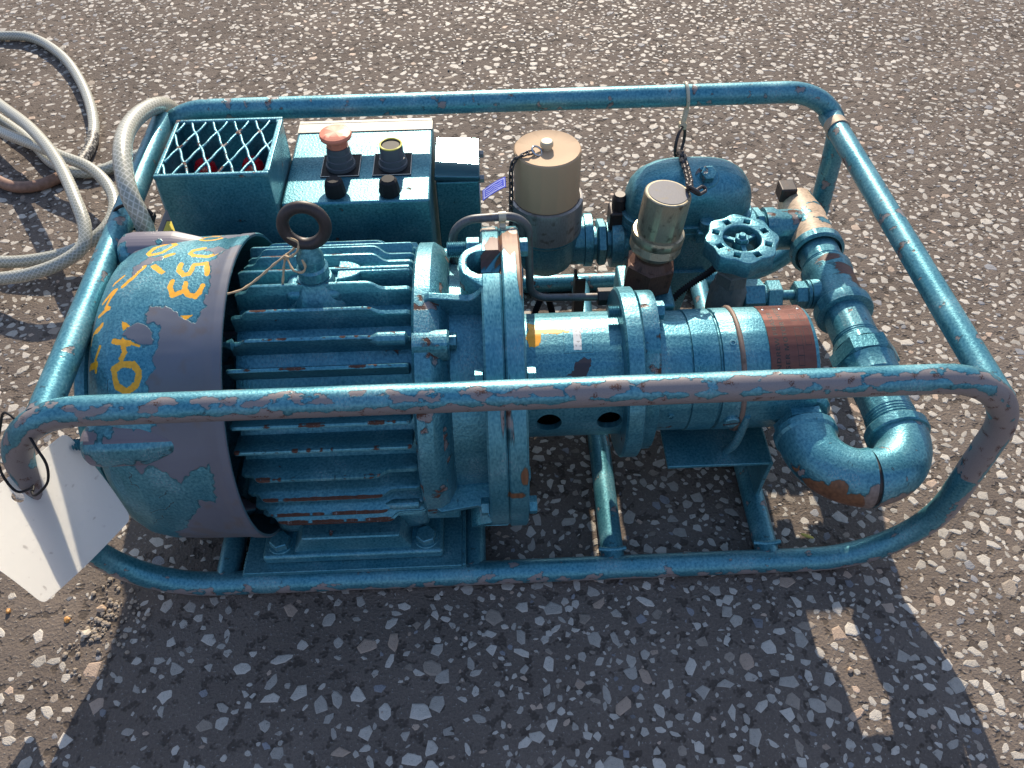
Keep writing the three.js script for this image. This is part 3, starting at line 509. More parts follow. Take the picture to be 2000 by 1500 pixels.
  // feet
  mesh('motor_foot', [boxG(-0.258, -0.075, 0.031, 0.044, 0.135, 0.214, 0.004), boxG(-0.245, -0.088, 0.04, 0.075, 0.13, 0.186, 0.01), boxG(-0.258, -0.075, 0.031, 0.044, -0.05, 0.03, 0.004), (() => { const s = new THREE.Shape(); s.moveTo(-0.225, 0.043); s.lineTo(-0.108, 0.043); s.lineTo(-0.118, 0.066); s.lineTo(-0.213, 0.066); s.closePath(); const g = new THREE.ExtrudeGeometry(s, { depth: 0.02, bevelEnabled: true, bevelSize: 0.002, bevelThickness: 0.004, bevelSegments: 2 }); g.translate(0, 0, 0.184); return g; })()], M.paint, motor);
  for (const x of [-0.241, -0.092]) mesh('foot_bolt', [hex(V(x, 0.0445, 0.198), Y1, 0.009, 0.0105, 0.3), disc(V(x, 0.0436, 0.198), Y1, 0.0018, 0.0125, 0.0004, 28)], M.paint, motor);
  // drive-end shield with lobes
  mesh('end_shield', [turned(V(-0.0862, AY, AZ), X1, [[0, 0], [0, 0.133], [0.0025, 0.1365], [0.016, 0.1365], [0.024, 0.131], [0.0305, 0.118], [0.031, 0]], 90), ...[61, 151, 241, 331].map((a) => turned(ax(-0.0855, a, 0.126), X1, [[0, 0], [0, 0.0125], [0.002, 0.0135], [0.03, 0.0135], [0.032, 0.012], [0.032, 0]], 30))], M.worn, motor);
  for (const a of [63, 137, 227, 317, -22]) mesh('bolt', bolt(ax(-0.0545, a, 0.124), X1, 0.0075, 0.007), M.paint, motor);
}
{ // bell housing between motor and pump
  const bell = mesh('bell_housing', turned(V(-0.0565, AY, AZ), X1, [[0, 0], [0, 0.118], [0.002, 0.1145], [0.034, 0.1125], [0.034, 0]], 90), M.paint, pack);
  const flangeUV = (g) => { const p = g.attributes.position, uv = new Float32Array(p.count * 2); // v once round, u along and down the face
    for (let i = 0; i < p.count; i += 3) { const A = [0, 1, 2].map((k) => { let a = Math.atan2(p.getY(i + k) - AY, p.getZ(i + k) - AZ) / (2 * Math.PI) + 0.5; return a; }); for (let k = 0; k < 3; k++) { let a = A[k]; if (Math.max(...A) - Math.min(...A) > 0.5 && a < 0.5) a += 1; uv[(i + k) * 2] = (p.getX(i + k) + 0.03 + 0.1495 - Math.hypot(p.getY(i + k) - AY, p.getZ(i + k) - AZ)) / 0.1; uv[(i + k) * 2 + 1] = a; } }
    g.setAttribute('uv', new THREE.BufferAttribute(uv, 2)); return g; };
  const fl = (xa, xb) => turned(V(xa, AY, AZ), X1, [[0, 0.05], [0, 0.1475], [0.0018, 0.1495], [xb - xa - 0.0018, 0.1495], [xb - xa, 0.1475], [xb - xa, 0.05]], 120);
  // motor-side flange with two pockets cut into its rim
  const ev = new Evaluator(); ev.useGroups = false;
  const brush = (g) => { const b = new Brush(boxUV(g)); b.updateMatrixWorld(); return b; };
  let base = brush(fl(-0.0245, -0.0066));
  for (const a of [91, -31]) base = ev.evaluate(base, brush(turned(ax(-0.05, a, 0.151), X1, [[0, 0], [0, 0.0165], [0.06, 0.0165], [0.06, 0]], 40)), SUBTRACTION);
  mesh('flange', flangeUV(fin(crease(base.geometry, 0.5))), M.flangeTop, bell, { keepUV: true });
  mesh('flange', flangeUV(fin(fl(-0.0062, 0.0115))), M.flangeTop, bell, { keepUV: true });
  for (const a of [91, -31]) { // curved wall round each pocket
    const sh = new THREE.Shape(), n = 18, pt = (t, d) => [-0.0248 - Math.cos(t) * d * 0.8, Math.sin(t) * d];
    for (let k = 0; k <= n; k++) { const t = (k / n - 0.5) * Math.PI * 1.04, q = pt(t, 0.0228 + 0.007 * Math.pow(Math.abs(2 * k / n - 1), 6)); k ? sh.lineTo(...q) : sh.moveTo(...q); }
    for (let k = n; k >= 0; k--) sh.lineTo(...pt((k / n - 0.5) * Math.PI * 1.04, 0.0165));
    const g = fin(new THREE.ExtrudeGeometry(sh, { depth: 0.034, bevelEnabled: true, bevelSize: 0.001, bevelThickness: 0.001, bevelSegments: 2 })), p = g.attributes.position;
    for (let i = 0; i < p.count; i++) { const q = ax(p.getX(i), a + p.getY(i) / 0.148 * 57.3, 0.1145 + p.getZ(i)); p.setXYZ(i, q.x, q.y, q.z); }
    mesh('pocket_wall', crease(g, 0.7), M.worn, bell);
  }
  const rib = (a) => { const s = new THREE.Shape(); s.moveTo(-0.0735, 0.1365); s.lineTo(-0.07, 0.139); s.lineTo(-0.036, 0.134); s.quadraticCurveTo(-0.028, 0.137, -0.0248, 0.146); s.lineTo(-0.0248, 0.1); s.lineTo(-0.06, 0.1); s.closePath(); const g = new THREE.ExtrudeGeometry(s, { depth: 0.005, bevelEnabled: true, bevelSize: 0.001, bevelThickness: 0.001, bevelSegments: 2 }); g.translate(0, 0, -0.0025); g.rotateX((90 - a) * Math.PI / 180); g.translate(0, AY, AZ); return g; };
  for (const a of [79, -17, 169, 259]) mesh('rib', rib(a), M.paint, bell);
  for (const a of [110, 47, -16, -79, 173]) { mesh('bolt', bolt(ax(0.0118, a, 0.136), X1, 0.0088, 0.008), M.paint, bell); mesh('nut', a === 110 ? [disc(ax(-0.038, a, 0.136), X1, 0.013, 0.011, 0.001), threads(ax(-0.056, a, 0.136), X1, 0.0185, 0.0075, 0.0018)] : bolt(ax(-0.033, a, 0.136), X1, 0.0088, 0.008), M.paint, bell); }
  // coupling tube with two round openings
  { const seg = 96, P = [[0.0112, 0.0624], [0.107, 0.0624], [0.107, 0.056], [0.0112, 0.056], [0.0112, 0.0624]], pos = [], uv = [], idx = [];
    const prof = []; for (let i = 0; i < 4; i++) prof.push([P[i], P[i + 1]]);
    for (const [A, B] of prof) { const o = pos.length / 3; for (const [x, r] of [A, B]) for (let k = 0; k <= seg; k++) { const a = k / seg * 360 - 100, p = ax(x, a, r); pos.push(p.x, p.y, p.z); uv.push(a / 360, (x - 0.011) / 0.096); } for (let k = 0; k < seg; k++) { const a = o + k, b = a + seg + 1; idx.push(a, b, a + 1, a + 1, b, b + 1); } }
    let g = new THREE.BufferGeometry(); g.setAttribute('position', new THREE.Float32BufferAttribute(pos, 3)); g.setAttribute('uv', new THREE.Float32BufferAttribute(uv, 2)); g.setIndex(idx); g = toCreasedNormals(g.toNonIndexed(), 0.5);
    let b = new Brush(g); b.updateMatrixWorld();
    for (const x of [0.035, 0.0936]) for (const a of [-1]) b = ev.evaluate(b, brush(turned(ax(x, a, 0.045), rad(a), [[0, 0], [0, 0.0122], [0.03, 0.0122], [0.03, 0]], 40)), SUBTRACTION);
    mesh('coupling_tube', crease(b.geometry, 0.5), M.coupling, bell, { keepUV: true });
    mesh('shaft', [disc(V(0.012, AY, AZ), X1, 0.09, 0.03)], M.blackIron, bell);
  }
}
{ // pump
  const rp = 0.0605, L = 0.295 - 0.14;
  const pump = mesh('hydraulic_pump', turned(V(0.14, AY, AZ), X1, [[0, 0], [0, rp], [0.0315, rp], [0.032, rp - 0.0012], [0.0328, rp - 0.0012], [0.0333, rp + 0.001], [0.058, rp + 0.001], [0.0598, rp - 0.0006], [0.0602, rp - 0.002], [0.0615, rp - 0.002], [0.062, rp + 0.0008], [0.063, rp + 0.0012], [0.0985, rp + 0.001], [0.15, rp + 0.0006], [0.1535, rp - 0.0008], [L, rp - 0.004], [L, 0]], 96), M.paint, pack);
  mesh('mounting_flange', [turned(V(0.1062, AY, AZ), X1, [[0, 0.05], [0, 0.084], [0.0018, 0.0862], [0.0158, 0.0862], [0.0176, 0.084], [0.0176, 0.05]], 96)], M.paint, pump);
  { const s = new THREE.Shape(), q = 0.0862, e = 0.025; // lozenge flange
    for (let k = 0; k <= 72; k++) { const a = k / 72 * 2 * Math.PI; const c = Math.abs(Math.cos(a)); const r = lerp(0.066, 0.0862, Math.pow(c, 3)); k ? s.lineTo(Math.cos(a) * r, Math.sin(a) * r) : s.moveTo(Math.cos(a) * r, Math.sin(a) * r); }
    const g = new THREE.ExtrudeGeometry(s, { depth: 0.0136, bevelEnabled: true, bevelSize: 0.0012, bevelThickness: 0.0012, bevelSegments: 2 }); g.rotateY(Math.PI / 2); g.rotateX(-100 * Math.PI / 180 + Math.PI / 2 + Math.PI / 2); g.translate(0.1252, AY, AZ); mesh('adaptor_flange', crease(g, 0.5), M.worn, pump); }
  for (const a of [100, 280]) { mesh('bolt', bolt(ax(0.1402, a, 0.0735), X1, 0.009, 0.009), M.paint, pump); mesh('bolt_end', threads(ax(0.0955, a, 0.0735), X1, 0.0106, 0.006, 0.0016), M.paint, pump); }
  mesh('clamp_ring', sweep([...Array(97)].map((_, i) => { const a = i / 96 * 360 - 120; return ax(0.2195 + 0.004 * (1 - Math.sin(a * Math.PI / 180)) * 0.8, a, rp + 0.001); }), 0.0026, { seg: 10 }), M.wireBand, pump);
  { const seg = 48, pos = [], uv = [], idx = [], g = new THREE.BufferGeometry(); // nameplate wrapped on the pump
    for (const [x, r, v] of [[0.246, 0.0612, 1], [0.246, 0.0623, 1], [0.2895, 0.0623, 0], [0.2895, 0.0612, 0]]) for (let k = 0; k <= seg; k++) { const a = 22 + k / seg * 104, p = ax(x, a, r); pos.push(p.x, p.y, p.z); uv.push(k / seg, v); }
    for (let i = 0; i < 3; i++) for (let k = 0; k < seg; k++) { const a = i * (seg + 1) + k, b = a + seg + 1; idx.push(a, b, a + 1, a + 1, b, b + 1); }
    g.setAttribute('position', new THREE.Float32BufferAttribute(pos, 3)); g.setAttribute('uv', new THREE.Float32BufferAttribute(uv, 2)); g.setIndex(idx);
    mesh('nameplate', crease(g, 0.5), M.nameplate, pump, { keepUV: true });
    for (const [x, a] of [[0.2505, 112], [0.2505, 28], [0.285, 112], [0.285, 28], [0.267, 112]]) mesh('rivet', turned(ax(x, a, 0.0622), rad(a), [[0, 0.0016], [0.0006, 0.0014], [0.001, 0.0006], [0.0011, 0]], 12), M.chrome, pump); }
  mesh('set_screw', [turned(ax(0.2118, 70.5, rp - 0.002), rad(70.5), [[0, 0.0034], [0.0036, 0.0034], [0.004, 0.0028], [0.0041, 0.0018], [0.0025, 0.0014], [0.0024, 0]], 18)], M.paint, pump);
  mesh('set_screw', [turned(ax(0.1536, 0, rp - 0.002), rad(0), [[0, 0.0034], [0.0036, 0.0034], [0.004, 0.0028], [0.0041, 0.0018], [0.0025, 0.0014], [0.0024, 0]], 18)], M.paint, pump);
  { const c = ax(0.2136, -8, rp - 0.001), d = rad(-8); const g = [turned(c, d, [[0, 0.0078], [0.005, 0.0078], [0.0062, 0.0068], [0.0062, 0]], 24), (() => { const b = boxG(-0.0085, 0.0085, -0.0007, 0.0007, -0.0012, 0, 0.0003); b.rotateZ(0.2); b.rotateX(0.14); b.translate(c.x + d.x * 0.0069, c.y + d.y * 0.0069, c.z + d.z * 0.0069); return b; })()]; mesh('slotted_plug', g[0], M.paint, pump); mesh('slot', g[1], M.blackIron, pump); }
  mesh('stay_rod', sweep(curve([ax(0.2275, -2, rp + 0.001), ax(0.2268, -14, rp + 0.004), V(0.2245, 0.115, 0.146), V(0.2215, 0.0915, 0.137)], 20), 0.0042, { seg: 12 }), M.paint, pump);
  mesh('port', [turned(V(0.2868, AY - 0.01, AZ), Z1, [[0.03, 0], [0.03, 0.026], [0.054, 0.026], [0.058, 0.022], [0.058, 0]], 40)], M.paint, pump);
}
{ // control box with its buttons
  const box = mesh('control_box', [boxG(-0.238, -0.0787, 0.0325, 0.252, -0.25, -0.093, 0.003)], M.paint, pack);
  mesh('seal_strip', boxG(-0.238, -0.0795, 0.243, 0.2535, -0.2565, -0.2505, 0.001), M.cream, box);
  mesh('lid_lip', boxG(-0.2378, -0.0789, 0.2522, 0.2532, -0.2504, -0.2315, 0.0004), M.cream, box);
  const legend = (x, z) => { mesh('legend_plate', boxG(x - 0.0215, x + 0.0215, 0.2522, 0.2532, z - 0.0215, z + 0.0215, 0.0004), M.black, box);
    mesh('legend_border', [[-0.021, 0.021, -0.0214, -0.0205], [-0.021, 0.021, 0.0205, 0.0214], [-0.0214, -0.0205, -0.0214, 0.0214], [0.0205, 0.0214, -0.0214, 0.0214]].map(([a, b, c, d]) => boxG(x + a, x + b, 0.2533, 0.2536, z + c, z + d, 0.0001)), M.cream, box); };
  legend(-0.1795, -0.1615); legend(-0.122, -0.161);
  const es = mesh('emergency_stop_button', turned(V(-0.1795, 0.2535, -0.1605), Y1, [[0, 0], [0, 0.0165], [0.004, 0.0165], [0.0045, 0.015], [0.011, 0.0145], [0.0115, 0.0133], [0.019, 0.0133], [0.0195, 0.0128], [0.026, 0.0125], [0.0265, 0]], 40), M.grey, box);
  mesh('mushroom_head', turned(V(-0.1795, 0.2798, -0.1605), Y1, [[0, 0], [0, 0.0115], [0.007, 0.0115], [0.0085, 0.0145], [0.0105, 0.0172], [0.013, 0.0178], [0.0155, 0.0168], [0.0168, 0.0145], [0.0172, 0.011], [0.0168, 0]], 48), M.red, es);
  const pb = mesh('push_button', turned(V(-0.121, 0.2535, -0.1595), Y1, [[0, 0], [0, 0.0162], [0.004, 0.0162], [0.0045, 0.0148], [0.011, 0.0146], [0.0115, 0.013], [0.023, 0.013], [0.0258, 0.0122], [0.0258, 0.0112], [0.023, 0.0108], [0.023, 0]], 40), M.grey, box);
  mesh('button_rim', turned(V(-0.121, 0.2782, -0.1595), Y1, [[0, 0.0112], [0.0008, 0.0128], [0.0018, 0.0128], [0.0022, 0.0118], [0.0018, 0.0108], [0, 0.0112]], 40), M.yellowDot, pb);
  mesh('button_face', disc(V(-0.121, 0.2725, -0.1595), Y1, 0.006, 0.0106, 0.001), M.black, pb);
  for (const [x, z] of [[-0.1805, -0.109], [-0.122, -0.107]]) mesh('sealed_knob', turned(V(x, 0.2522, z), Y1, [[0, 0], [0, 0.0105], [0.003, 0.0115], [0.012, 0.0105], [0.0165, 0.0095], [0.019, 0.007], [0.02, 0.003], [0.0198, 0]], 12, 0.5), M.rubber, box);
}
{ // lamp guard: an open-topped box with an expanded-metal lid
  const x0 = -0.354, x1 = -0.2395, z0 = -0.186, z1 = -0.081, y1 = 0.298, t = 0.0022;
  const g = mesh('lamp_guard', [boxG(x0, x1, 0.05, y1, z1 - t, z1, 0.0006), boxG(x0, x1, 0.05, y1, z0, z0 + t, 0.0006), boxG(x0, x0 + t, 0.05, y1 - 0.0004, z0 + t, z1 - t, 0.0006), boxG(x1 - t, x1, 0.05, y1 - 0.0004, z0 + t, z1 - t, 0.0006), boxG(x0 + t, x1 - t, 0.236, 0.24, z0 + t, z1 - t, 0.0005)], M.paint, pack);
  mesh('rim', [boxG(x0 - 0.0012, x1 + 0.0012, y1 - 0.002, y1 + 0.0032, z1 - 0.0035, z1 + 0.0012, 0.0014), boxG(x0 - 0.0012, x1 + 0.0012, y1 - 0.002, y1 + 0.0032, z0 - 0.0012, z0 + 0.0035, 0.0014), boxG(x0 - 0.0012, x0 + 0.0035, y1 - 0.002, y1 + 0.003, z0 + 0.0035, z1 - 0.0035, 0.0014), boxG(x1 - 0.0042, x1 + 0.0018, y1 - 0.002, y1 + 0.003, z0 + 0.0035, z1 - 0.0035, 0.0014)], M.worn, g);
  const strands = [], w = 0.0232, h = 0.0282, R = rng(5);
  const seg = (a, b) => { // one strand between nodes, clipped to the rim
    const d = b.clone().sub(a), q = [];
    for (let k = 0; k <= 10; k++) { const s = k / 10, e = s + 0.055 * Math.sin(s * 2 * Math.PI), p = V(a.x + d.x * e, 0.2975 + 0.0006 * Math.sin(s * Math.PI), a.z + d.z * s); if (p.x > x0 + 0.002 && p.x < x1 - 0.002 && p.z > z0 + 0.002 && p.z < z1 - 0.002) q.push(p); }
    if (q.length > 2) strands.push(sweep(q, (t) => 0.0016 + 0.0009 * Math.pow(Math.abs(2 * t - 1), 5), { seg: 7, ref: Y1 }));
  };
  for (let j = -2; j < 4; j++) for (let i = -2; i < 6; i++) { const x = -0.3297 + i * w + (j & 1 ? w / 2 : 0), z = -0.1625 + j * h; for (const s of [-1, 1]) seg(V(x, 0, z), V(x + s * w / 2, 0, z + h)); }
  mesh('grille', strands, M.worn, g);
  for (const x of [-0.3305, -0.2775]) { const l = mesh('indicator_lamp', turned(V(x, 0.248, -0.1605), Y1, [[0, 0], [0, 0.0125], [0.006, 0.0125], [0.012, 0.0115], [0.0165, 0.0085], [0.0185, 0.004], [0.019, 0]], 32), M.lens, g); mesh('bezel', turned(V(x, 0.2402, -0.1605), Y1, [[0, 0.0145], [0.006, 0.0145], [0.008, 0.0135], [0.008, 0.0126]], 32), M.chrome, l); }
}
{ // smaller box beside the control box, its smooth lid mirrors the sun
  const b = mesh('relay_box', boxG(-0.0745, -0.0255, 0.0325, 0.2375, -0.222, -0.145, 0.002), M.paint, pack);
  const lid = new RoundedBoxGeometry(0.051, 0.006, 0.081, 2, 0.0012); lid.rotateX(-0.011); lid.rotateZ(-0.057); lid.translate(-0.05, 0.2425, -0.1835);
  M.lid = plain(0.05, 0.14, 0.18, 0.16, 0.55);
  mesh('lid', lid, M.lid, b);
  for (const z of [-0.205, -0.155]) mesh('screw', hex(V(-0.0255, 0.234, z), X1, 0.006, 0.005), M.steel, b);
}
{ // breather cap on its elbow
  const x = 0.0505, z = -0.138, A = V(x, 0, z);
  const c = mesh('filler_elbow', [turned(V(x, 0.112, z), Y1, [[0, 0], [0.001, 0.012], [0.006, 0.022], [0.016, 0.032], [0.03, 0.037], [0.058, 0.038], [0.062, 0.041], [0.066, 0.041], [0.066, 0]], 56), turned(V(x + 0.01, 0.145, z - 0.012), X1, [[0, 0], [0, 0.029], [0.036, 0.029], [0.037, 0.032], [0.046, 0.032], [0.047, 0.03], [0.047, 0]], 44)], M.paint, pack);
  mesh('neck_ring', turned(V(x, 0.176, z), Y1, [[0, 0], [0, 0.0405], [0.002, 0.0418], [0.04, 0.0422], [0.044, 0.0415], [0.045, 0.0385], [0.043, 0.037], [0.043, 0]], 64), M.steel, c);
  mesh('breather_cap', turned(V(x, 0.2205, z), Y1, [[0, 0], [0, 0.037], [0.055, 0.0372], [0.0605, 0.0368], [0.0622, 0.0355], [0.0618, 0.034], [0.0612, 0.02], [0.0615, 0]], 64), M.capTan, c);
  mesh('cap_knob', turned(V(x - 0.001, 0.2815, z), Y1, [[0, 0], [0, 0.006], [0.003, 0.0055], [0.004, 0.0072], [0.0085, 0.0072], [0.0098, 0.006], [0.01, 0]], 28), M.capKnob, c);
}
// chain of small welded links along a curve
function chainGeo(P, link = 0.0075, wire = 0.0009) {
  const cv = new THREE.CatmullRomCurve3(P, false, 'centripetal'), L = cv.getLength(), n = Math.max(2, Math.round(L / (link * 0.72))), out = [];
  for (let i = 0; i < n; i++) {
    const t = (i + 0.5) / n, p = cv.getPointAt(t), d = cv.getTangentAt(t), q = new THREE.Quaternion().setFromUnitVectors(X1, d), roll = new THREE.Quaternion().setFromAxisAngle(X1, (i & 1) * Math.PI / 2 + 0.5);
    const a = [], h = link / 2 - link * 0.22, r = link * 0.22;
    for (let k = 0; k <= 24; k++) { const s = k / 24 * 2 * Math.PI; a.push(V(Math.cos(s) * r + (Math.cos(s) > 0 ? h : -h), Math.sin(s) * r, 0)); }
    const g = sweep(a, wire, { seg: 7, open: true, ref: Z1 }); g.applyQuaternion(roll); g.applyQuaternion(q); g.translate(p.x, p.y, p.z); out.push(g);
  }
  return out;
}
const ringGeo = (c, nrm, R, w, sy = 1) => { const g = new THREE.TorusGeometry(R, w, 10, 36); g.scale(1, sy, 1); g.applyQuaternion(new THREE.Quaternion().setFromUnitVectors(Z1, nrm.clone().normalize())); g.translate(c.x, c.y, c.z); return g; };
{ const p = part('cap_chain', pack); // from the cap knob over the edge and down behind the steel line
  mesh('split_ring', ringGeo(V(0.0385, 0.2845, -0.1295), V(0.5, 1, 0.3), 0.006, 0.0012), M.zinc, p);
  mesh('chain', chainGeo([V(0.034, 0.285, -0.127), V(0.025, 0.2855, -0.1225), V(0.015, 0.282, -0.1185), V(0.0105, 0.274, -0.115), V(0.0095, 0.25, -0.106), V(0.0085, 0.228, -0.098), V(0.008, 0.2, -0.094)], 0.0092, 0.0011), M.chainMetal, p); }
{ // domed trap body on the pipe run
  const cx = 0.2165, cz = -0.15, hz = 0.04, prof = [[0, 0.97], [0.008, 1], [0.02, 0.985], [0.031, 0.94], [0.041, 0.85], [0.049, 0.7], [0.0535, 0.52], [0.0562, 0.28], [0.057, 0]];
  const pos = [], idx = [], uv = [], seg = 72;
  const sq = (a, n) => { const c = Math.cos(a), s = Math.sin(a); return Math.pow(Math.pow(Math.abs(c), n) + Math.pow(Math.abs(s), n), -1 / n); };
  for (const [h, k] of prof) for (let i = 0; i < seg; i++) { const a = i / seg * 2 * Math.PI, q = sq(a, 2.7) * k; pos.push(cx + Math.cos(a) * q * 0.0735, 0.19 + h, cz - Math.sin(a) * q * hz); uv.push(0, 0); }
  for (let j = 0; j < prof.length - 1; j++) for (let i = 0; i < seg; i++) { const a = j * seg + i, b = j * seg + (i + 1) % seg; idx.push(a, b, a + seg, b, b + seg, a + seg); }
  let g = new THREE.BufferGeometry(); g.setAttribute('position', new THREE.Float32BufferAttribute(pos, 3)); g.setAttribute('uv', new THREE.Float32BufferAttribute(uv, 2)); g.setIndex(idx);
  const ring = (r, y0, y1) => { const s = new THREE.Shape(); for (let i = 0; i <= 64; i++) { const a = i / 64 * 2 * Math.PI, q = sq(a, 2.7) * r; i ? s.lineTo(Math.cos(a) * q * 0.0735, Math.sin(a) * q * hz) : s.moveTo(Math.cos(a) * q * 0.0735, Math.sin(a) * q * hz); } const e = new THREE.ExtrudeGeometry(s, { depth: y1 - y0, bevelEnabled: true, bevelSize: 0.0012, bevelThickness: 0.0012, bevelSegments: 2 }); e.rotateX(-Math.PI / 2); e.translate(cx, y0, cz); return e; };
  const t = mesh('trap_body', [ring(0.96, 0.118, 0.1745), turned(V(0.146, 0.145, cz), X1, [[0, 0], [0, 0.026], [0.14, 0.026], [0.14, 0]], 36)], M.paint, pack);
  mesh('dome_cover', crease(g, 1.2), M.paint, t);
  mesh('cover_flange', [ring(1.03, 0.1765, 0.1815), ring(1.03, 0.1842, 0.1892)], M.paint, t);
  mesh('bolt', [disc(V(0.2295, 0.2385, -0.134), V(0, 0.86, 0.5), 0.007, 0.0135, 0.001), hex(V(0.2295, 0.2445, -0.1305), V(0, 0.9, 0.43), 0.009, 0.009)], M.worn, t);
  mesh('bolt', [turned(V(0.2325, 0.188, -0.108), Y1, [[0, 0], [0, 0.0085], [0.012, 0.0085], [0.014, 0.006], [0.0145, 0]], 24), boxG(0.2215, 0.2435, 0.172, 0.189, -0.122, -0.1, 0.003)], M.paint, t);
  mesh('bolt', [turned(V(0.1375, 0.168, -0.152), Y1, [[0, 0], [0, 0.0088], [0.036, 0.0088], [0.041, 0.006], [0.042, 0]], 24), boxG(0.126, 0.15, 0.165, 0.19, -0.165, -0.139, 0.003)], M.blackIron, t);
  { const s = new THREE.Shape(); s.moveTo(0.165, 0.125); s.lineTo(0.24, 0.125); s.quadraticCurveTo(0.226, 0.11, 0.222, 0.09); s.lineTo(0.212, 0.02); s.lineTo(0.168, 0.02); s.closePath(); const e = new THREE.ExtrudeGeometry(s, { depth: 0.008, bevelEnabled: true, bevelSize: 0.001, bevelThickness: 0.001, bevelSegments: 2 }); e.translate(0, 0, -0.115); mesh('pedestal', e, M.paint, t); }
  // left of the trap: hexes and collars towards the filler elbow; strap below
  mesh('coupling_nut', [turned(V(0.0995, 0.141, cz + 0.002), X1, [[0, 0], [0, 0.024], [0.007, 0.024], [0.0075, 0.02], [0.013, 0.02], [0.013, 0]], 36), hex(V(0.113, 0.142, cz + 0.001), X1, 0.0115, 0.0285, 0.2), turned(V(0.125, 0.143, cz), X1, [[0, 0], [0, 0.022], [0.004, 0.022], [0.0045, 0.0325], [0.018, 0.0335], [0.019, 0.031], [0.024, 0.029], [0.024, 0]], 36)], M.paint, t);
  mesh('pipe_strap', [boxG(0.0865, 0.0995, 0.03, 0.11, cz + 0.03, cz + 0.034, 0.001), boxG(0.0865, 0.0905, 0.02, 0.11, cz + 0.012, cz + 0.03, 0.001)], M.blackIron, t);
}
{ // quick coupling standing on its block
  const q = mesh('manifold_block', [boxG(0.126, 0.184, 0.085, 0.166, -0.078, -0.006, 0.004), boxG(0.135, 0.178, 0.1, 0.15, -0.006, 0.045, 0.004)], M.paint, pack);
  const A = V(0.1562, 0.1665, -0.044), D = V(0.085, 1, -0.01).normalize(), at = (t) => A.clone().addScaledVector(D, t);
  const qc = mesh('quick_coupling', [hex(A, D, 0.032, 0.0288, 0.35), turned(at(0.0315), D, [[0, 0], [0, 0.024], [0.004, 0.021], [0.007, 0.0188], [0.014, 0.0192], [0.014, 0]], 40)], M.steelRust, pack);
  const kn = [[0, 0], [0, 0.0212], [0.005, 0.0245], [0.0055, 0.0262], [0.008, 0.0272]]; for (let t = 0.009; t < 0.0175; t += 0.0016) kn.push([t, 0.0276], [t + 0.0008, 0.0272]); kn.push([0.0185, 0.0276], [0.026, 0.0282], [0.0285, 0.027], [0.029, 0.0248], [0.029, 0]);
  mesh('sleeve', turned(at(0.044), D, kn, 56), M.brass, qc);
  mesh('dust_cap', turned(at(0.0725), D, [[0, 0], [0, 0.0242], [0.044, 0.0242], [0.0462, 0.0236], [0.047, 0.0225], [0.047, 0.0212], [0.0466, 0]], 56), M.brass, qc);
  mesh('cap_face', disc(at(0.1192), D, 0.0008, 0.0205, 0.0003, 48), M.capPlate, qc);
}
